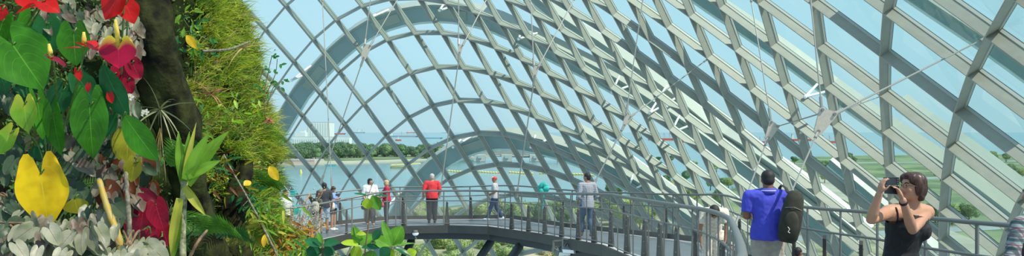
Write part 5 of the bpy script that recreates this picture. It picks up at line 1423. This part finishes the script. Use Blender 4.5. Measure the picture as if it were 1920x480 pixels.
for (px, py, Y, n, sx, sy, size, lab, mt_) in [
    (30, 440, 2.75, 24, 60, 32, 48, 'silver leaved begonia in the bottom left corner', [BS, BS, BP, BG]),
    (125, 445, 2.75, 24, 55, 34, 46, 'silver leaved begonia under the yellow heart leaf', [BS, BS, BP]),
    (185, 425, 2.9, 18, 40, 36, 42, 'silver leaved begonia around the foot of the yellow ribbed stem', [BS, BP, BG]),
    (255, 465, 2.8, 12, 48, 16, 48, 'pale begonia below the crimson leaves', [BS, BS]),
    (20, 385, 3.2, 10, 30, 22, 38, 'grey begonia beside the yellow leaf at the left edge', [BG, BS]),
    (165, 330, 3.5, 20, 44, 45, 42, 'dull grey begonia hanging behind the long heart leaf', [BG, BP, BG]),
    (222, 345, 3.45, 22, 34, 50, 46, 'pinkish grey begonia behind the bare stems', [BP, BG, BP, BR_]),
    (265, 330, 3.5, 14, 22, 46, 44, 'rusty and grey begonia beside the dark opening', [BP, BG, BR_]),
    (130, 255, 3.8, 14, 36, 36, 34, 'pink veined begonia between the green heart leaves', [BP, BG]),
    (205, 235, 3.9, 16, 44, 40, 36, 'dim pinkish begonia below the crimson flower', [BP, BG, BP]),
    (112, 22, 3.7, 18, 44, 26, 30, 'pale pink begonia along the top edge, left', [BP, BS, BG]),
    (170, 55, 3.7, 18, 34, 40, 28, 'white and pink begonia between the two red flowers', [BP, BS, BP]),
    (242, 60, 3.7, 16, 22, 40, 28, 'pale begonia right of the large red flower', [BP, BS]),
    (245, 180, 3.8, 12, 18, 40, 26, 'small pink begonia below the crimson flower, at the rock', [BP, BG]),
    (40, 160, 4.0, 14, 50, 50, 40, 'dark leaved begonia in the shade of the left heart leaves', [BG, AD]),
    (60, 290, 4.0, 14, 60, 36, 40, 'dark leaved begonia in the shade above the yellow leaf', [BG, AD])]:
    begonia(px, py, Y, n, sx, sy, size, lab, mt_)
# ferns
def fern(px, py, Y, n, L, label, m, up=.3, spread=1.0):
    P = plant_root('fern', px, py, Y, label, 'fern')
    for k in range(n):
        a = rl.uniform(-1, 1) * spread; d = Vector((math.sin(a * 1.5), -.45, up + math.cos(a) * .5)).normalized(); q = Vector(); s_ = d.cross(Vector((0, -1, .2))).normalized()
        mb = MB(); pts = [q.copy()]; N = 13; LL = L * rl.uniform(.7, 1.15)
        for i in range(N):
            q = q + d * (LL / N); d = (d + Vector((0, 0, -.11))).normalized(); pts.append(q.copy())
            w = LL * .24 * math.sin(math.pi * (i + 1.5) / (N + 2)) ** .7
            for sg in (-1, 1):
                e_ = (s_ * sg + d * .45 + Vector((0, 0, -.12))).normalized(); b = d * (LL / N * .40)
                mb.add([q - b, q + e_ * w * .55 - b * .9, q + e_ * w, q + e_ * w * .5 + b * .7, q + b * .6], [(0, 1, 2, 3, 4)])
        mb.tube(pts, .0015, 4); mb.build('frond', m, P)
FG = mat('fern_green', (.10, .26, .03), .55, 0, .3, 10, trans=.3); FD = mat('fern_dark', (.03, .12, .025), .55, 0, .3, 10, trans=.25); FY = mat('fern_yellow', (.34, .36, .04), .55, 0, .3, 10, trans=.3)
for a in [(140, 345, 3.6, 7, .20, 'small fresh green fern between the yellow leaf and the ribbed stem', FG), (200, 350, 3.5, 5, .14, 'small fern tips beside the ribbed stem', FG),
          (312, 310, 5.0, 9, .30, 'fern hanging at the upper end of the dark opening', FG), (350, 300, 5.4, 7, .26, 'dark fern behind the strap leaved cane', FD), (380, 440, 5.6, 9, .32, 'bright fern at the bottom beside the cane', FG),
          (425, 445, 5.8, 8, .26, 'dark fern at the foot of the grassy slope', FD), (514, 304, 7.4, 8, .30, 'feathery fern standing out against the bay at the cliff edge', FY), (500, 262, 7.4, 6, .24, 'feathery light fern above it on the cliff edge', FG),
          (488, 350, 6.9, 8, .26, 'green fern over the white shirted person', FG), (480, 455, 6.2, 9, .34, 'broad yellow green fern low on the slope', FY), (530, 455, 6.2, 9, .30, 'yellow green fern beside the red tinted leaves', FY), (300, 470, 4.6, 7, .26, 'dark fern behind the crimson leaves', FD)]:
    fern(*a)
# tall cane with strap leaves
STL = leaf_mat('strap_green', (.12, .27, .018), (.22, .38, .05), nv=0.01, vw=.04); STY = leaf_mat('strap_yellow', (.42, .42, .05), (.5, .5, .1), nv=.01)
CANE = mat('cane_bark', (.18, .17, .08), .7, 0, .45, 55, (.36, .36, .20))
P_ = plant_root('dracaena', 345, 520, 3.1, 'tall pale cane topped by a fan of broad green strap leaves')
stem(P_, [at(345, 520, 3.1), at(342, 430, 3.1), at(346, 340, 3.1)], .012, CANE, 'cane')
for a, b, w, m_ in [((346, 345), (331, 246), 17, STL), ((348, 345), (352, 246), 15, STL), ((350, 338), (388, 248), 22, STL), ((352, 335), (424, 244), 26, STL), ((352, 330), (412, 300), 18, STL), ((350, 345), (398, 262), 26, STL), ((346, 350), (384, 404), 14, STY),
                   ((338, 372), (316, 486), 16, STY), ((334, 400), (322, 490), 18, STL), ((344, 340), (366, 230), 9, STY)]:
    big_leaf(P_, a, b, 3.1 + rl.uniform(-.06, .08), w * 1.25, m_, kind='strap', stalk=False, fold=.35, curl=.08, wav=.006, tilt=(rl.uniform(-.3, .3), -1, .2))
RIBY = mat('ribbed_yellow_stem', (.60, .40, .015), .6, 0, .35, 40, (.36, .28, .08)); GREYS = mat('grey_stem', (.15, .13, .09), .8, 0, .45, 60, (.26, .24, .17))
def cane(pts, r, m, label):
    o = tag(empty('plant_stem', pts[0]), label, 'stem')
    P = resample([Vector(p) for p in pts], .012); rs = [r * (1 + (.13 if k % 3 == 0 else 0)) * (1 - .35 * k / len(P)) for k in range(len(P))]
    mb = MB(); mb.tube([p - P[0] for p in P], rs, 10); mb.build('cane', m, o, True); mb = MB(); mb.ball(P[-1] - P[0], r * .62, 8, 6); mb.build('cut_tip', GREYS, o, True)
cane([at(232, 500, 2.85), at(222, 445, 2.85), at(203, 395, 2.87), at(186, 338, 2.9)], .0125, RIBY, 'bare yellow ribbed stem leaning left')
cane([at(243, 500, 2.9), at(242, 420, 2.9), at(236, 325, 2.92)], .0095, GREYS, 'bare grey upright stem right of the yellow one')
cane([at(310, 500, 3.2), at(300, 420, 4.0), at(262, 360, 4.4)], .004, STM, 'thin green shoot leaning across the dark opening')
cane([at(350, 492, 3.6), at(372, 452, 3.6), at(388, 432, 3.7)], .007, STR, 'brown twig right of the tall cane')
cane([at(530, 500, 5.9), at(480, 400, 6.0), at(435, 320, 6.2), at(420, 290, 6.3)], .008, GREYS, 'long thin grey branch arching down across the slope')
cane([at(462, 500, 5.7), at(520, 478, 5.6), at(482, 402, 6.0)], .004, STM, 'thin green tendril low on the slope')
cane([at(380, 96, 6.3), at(430, 92, 6.4), at(468, 78, 6.6)], .010, GREYS, 'dry bent branch standing out of the top of the slope')
# white orchids
OW = mat('orchid_white', (.80, .80, .78), .5, trans=.2)
for px, py, Y in ((244, 181, 3.4), (266, 212, 4.2), (274, 210, 4.2)):
    o = tag(empty('orchid', at(px, py, Y)), 'small white orchid flower ' + ('below the crimson flower' if px == 244 else ('on the rock rib, left of two' if px == 266 else 'on the rock rib, right of two')), 'flower')
    for k in range(5):
        a = k * 1.257; lb = LB(); lb.leaf(Vector(), Vector((math.cos(a), -.2, math.sin(a))) * .016, .012, (0, -1, 0), kind='oval', nt=5, nu=4); lb.build('petal', OW, o)
    m = MB(); m.ball((0, -.004, 0), .004, 6, 5); m.build('flower_centre', SPX, o)
# broad small leaves on the slope
SLF = leaf_mat('creeper_green', (.05, .20, .05), (.10, .30, .08)); 
def creeper(px, py, Y, n, sx, sy, size, label, mats, kind='oval'):
    P = plant_root('creeper', px, py, Y, label)
    for k in range(int(n * 1.8)):
        cx, cy = px + rl.gauss(0, .5) * sx, py + rl.gauss(0, .5) * sy; ang = rl.uniform(-2.6, .9); L = size * rl.uniform(.4, .85); yy = Y + rl.uniform(-.12, .05)
        lb = LB(); lb.leaf(at(cx, cy, yy), at(cx + math.cos(ang) * L, cy - math.sin(ang) * L, yy - .03), L * (.22 if kind == 'strap' else .45) / FOC * yy, (rl.uniform(-.6, .6), -1, rl.uniform(.1, 1)), kind=kind, nt=7, nu=4, wav=.01)
        lb.build('leaf', mats[rl.randrange(len(mats))], P, P.location)
        if k % 4 == 0: stem(P, [P.location, at(cx, cy, yy)], .003)
YLF = leaf_mat('old_yellow_leaf', (.62, .42, .02), (.7, .5, .05)); RDF = leaf_mat('red_tinted_leaf', (.40, .09, .03), (.5, .2, .05), patch=(.45, .25, .05)); OLF = leaf_mat('orange_leaf', (.50, .22, .03), (.5, .3, .05))
for a in [(375, 230, 6.1, 22, 40, 60, 26, 'narrow leaved creeper between rock rib and grass', [SLF, STL], 'strap'), (470, 370, 6.3, 16, 36, 30, 24, 'dark round leaved creeper on the lower slope', [SLF, AD]),
          (420, 330, 6.2, 20, 40, 40, 30, 'long leaved creeper under the strap leaves of the cane', [SLF, AOL, BR_], 'strap'), (540, 452, 6.1, 60, 40, 32, 30, 'bushy red and orange tinted plant at the lower end of the slope', [RDF, OLF, STY, RDF], 'strap'),
          (578, 446, 6.3, 22, 16, 26, 24, 'rust tipped shrub beside the near railing end', [RDF, OLF, STL], 'strap'), (500, 420, 6.1, 50, 50, 50, 34, 'yellow green strap leaved plant on the lower slope', [STL, STY, STL], 'strap'),
          (360, 60, 6.4, 24, 40, 50, 22, 'leafy creeper at the top of the slope', [STL, SLF]), (440, 200, 6.7, 20, 60, 60, 22, 'leafy creeper in the middle of the grassy slope', [STL, AL]),
          (482, 410, 6.6, 40, 26, 50, 28, 'green strap leaved plant by the white shirted person', [STL, SLF], 'strap'), (565, 470, 5.9, 40, 40, 30, 30, 'low green plant at the bottom of the slope', [STL, SLF, STY], 'strap')]:
    creeper(*a)
for a, b, w, lab in [((350, 66), (366, 88), 16, 'single yellow leaf high in the grass'), ((505, 312), (520, 336), 18, 'single orange yellow leaf at the cliff edge'), ((470, 340), (458, 346), 14, 'small yellow leaf on the lower slope'), ((496, 440), (494, 462), 10, 'narrow yellow leaf low on the slope')]:
    P_ = tag(empty('leaf', at(a[0], a[1], 5.9)), lab, 'leaf'); lb = LB(); lb.leaf(at(a[0], a[1], 5.9), at(b[0], b[1], 5.85), w / FOC * 5.9, (0, -1, .4), kind='oval'); lb.build('blade', YLF, P_, P_.location)
# dry pinkish twigs with buds in front of the deck
TW = mat('dry_twig', (.42, .30, .24), .8); BUD = mat('pink_bud', (.50, .38, .28), .8)
P_ = plant_root('dry_shrub', 572, 470, 6.4, 'dry pinkish twiggy shrub in front of the deck end')
for k in range(26):
    a = at(560 + rl.uniform(-16, 20), 470, 6.4); b = at(568 + rl.uniform(-28, 34), rl.uniform(384, 430), 6.4 + rl.uniform(-.1, .1)); c = a.lerp(b, .5) + Vector((rl.uniform(-.06, .06), rl.uniform(-.05, .05), 0))
    s_ = stem(P_, [a, c, b], .0022, TW, 'twig'); m = MB()
    for q in range(12): m.ball(c.lerp(b, q / 6) + Vector((rl.uniform(-.012, .012), rl.uniform(-.01, .01), rl.uniform(-.008, .012))) - P_.location, rl.uniform(.003, .0055), 6, 4)
    m.build('buds', BUD, s_)
# thin twiggy weed against the sky at the cliff edge
P_ = plant_root('weed', 500, 225, 7.0, 'thin leafy weed sticking out of the cliff edge against the sky')
for pts in ([(498, 225), (495, 180), (502, 140), (510, 104)], [(500, 200), (512, 165), (528, 150)], [(497, 190), (486, 160), (494, 128)], [(500, 175), (516, 140), (520, 110)]):
    stem(P_, [at(a, b, 7.0) for a, b in pts], .0028, STR)
    for k in range(7):
        a, b = pts[rl.randrange(1, len(pts))]; a += rl.uniform(-9, 9); b += rl.uniform(-12, 14); lb = LB(); lb.leaf(at(a, b, 7.0), at(a + rl.uniform(-10, 12), b + rl.uniform(-4, 8), 6.98), .022, (0, -1, .5), kind='oval', nt=5, nu=4); lb.build('leaf', SLF, P_, P_.location)
P_ = plant_root('flower', 505, 225, 6.9, 'pink tufted flower at the cliff edge', 'flower'); m = MB()
for k in range(40): blade(m, Vector(), Vector((rl.uniform(-1, 1), rl.uniform(-1, 1), rl.uniform(-1, 1))), .045, .006, .2, 0, 2)
m.build('petals', mat('pink_tuft', (.55, .12, .14), .7), P_)

# ---- young tree in front of the walkway, bottom centre
RB = leaf_mat('rubber_green', (.12, .32, .03), (.35, .5, .12), rough=.3); RD = leaf_mat('rubber_dark', (.02, .13, .05), (.05, .22, .08), rough=.3); RY = leaf_mat('rubber_lime', (.30, .44, .02), (.5, .6, .12), rough=.3)
P_ = plant_root('sapling', 690, 540, 4.6, 'broad leaved green sapling in the foreground below the walkway')
stem(P_, [at(690, 540, 4.6), at(684, 480, 4.6), at(690, 430, 4.6), at(695, 374, 4.6)], .0035, STR); stem(P_, [at(690, 540, 4.6), at(712, 490, 4.6), at(735, 462, 4.6)], .007, STR); stem(P_, [at(690, 540, 4.6), at(650, 500, 4.6), at(665, 462, 4.6)], .006, STR)
for a, b, w, m_, tl in [((690, 368), (664, 360), 9, RD, (0, -.3, 1)), ((698, 366), (712, 394), 20, RB, (-.2, -1, .3)), ((698, 368), (730, 364), 8, RD, (0, -.3, 1)), ((690, 372), (689, 392), 20, RY, (0, -1, .1)),
                     ((672, 460), (640, 452), 18, RY, (0, -.6, 1)), ((672, 458), (664, 424), 18, RB, (.3, -1, .2)), ((676, 460), (700, 440), 22, RB, (0, -1, .7)), ((674, 462), (662, 486), 22, RY, (0, -1, .3)), ((678, 464), (712, 462), 16, RD, (0, -.6, 1)), ((668, 440), (686, 438), 16, RY, (0, -.4, 1)),
                     ((734, 462), (718, 414), 15, RB, (.4, -1, .2)), ((736, 460), (752, 424), 30, RB, (-.2, -1, .2)), ((734, 464), (700, 444), 24, RB, (0, -1, .8)), ((732, 466), (712, 482), 22, RD, (0, -1, .4)), ((738, 464), (772, 478), 12, RD, (0, -.6, 1)), ((736, 462), (776, 452), 10, RB, (0, -.3, 1)),
                     ((730, 462), (724, 486), 26, RY, (0, -1, .2)), ((700, 470), (690, 500), 30, RB, (0, -1, .3)), ((650, 480), (640, 500), 24, RD, (0, -1, .5)), ((762, 480), (780, 470), 18, RY, (0, -1, .4)), ((700, 450), (712, 430), 15, RD, (0, -1, .4))]:
    big_leaf(P_, a, b, 4.6 + rl.uniform(-.06, .06), w * 1.1, m_, kind='oval', stalk=False, tilt=tl, fold=.25, curl=.12, wav=.01)
P_ = plant_root('sapling', 600, 530, 4.7, 'darker broad leaved sapling left of the first, in front of the deck end')
stem(P_, [at(600, 530, 4.7), at(604, 490, 4.7), at(606, 452, 4.7)], .006, STR)
for a, b, w, m_, tl in [((604, 462), (572, 448), 20, RD, (0, -.8, 1)), ((602, 474), (574, 468), 24, RD, (0, -1, .5)), ((606, 460), (636, 452), 20, RD, (0, -.7, 1)), ((606, 470), (628, 474), 20, RD, (0, -.9, .7)), ((604, 480), (614, 500), 26, RD, (0, -1, .3)), ((604, 456), (596, 436), 9, RB, (0, -1, .2)), ((600, 482), (588, 496), 20, RD, (0, -1, .3)), ((608, 464), (620, 446), 12, RD, (0, -1, .3))]:
    big_leaf(P_, a, b, 4.7 + rl.uniform(-.06, .06), w * 1.1, m_, kind='oval', stalk=False, tilt=tl, fold=.25, curl=.12, wav=.01)
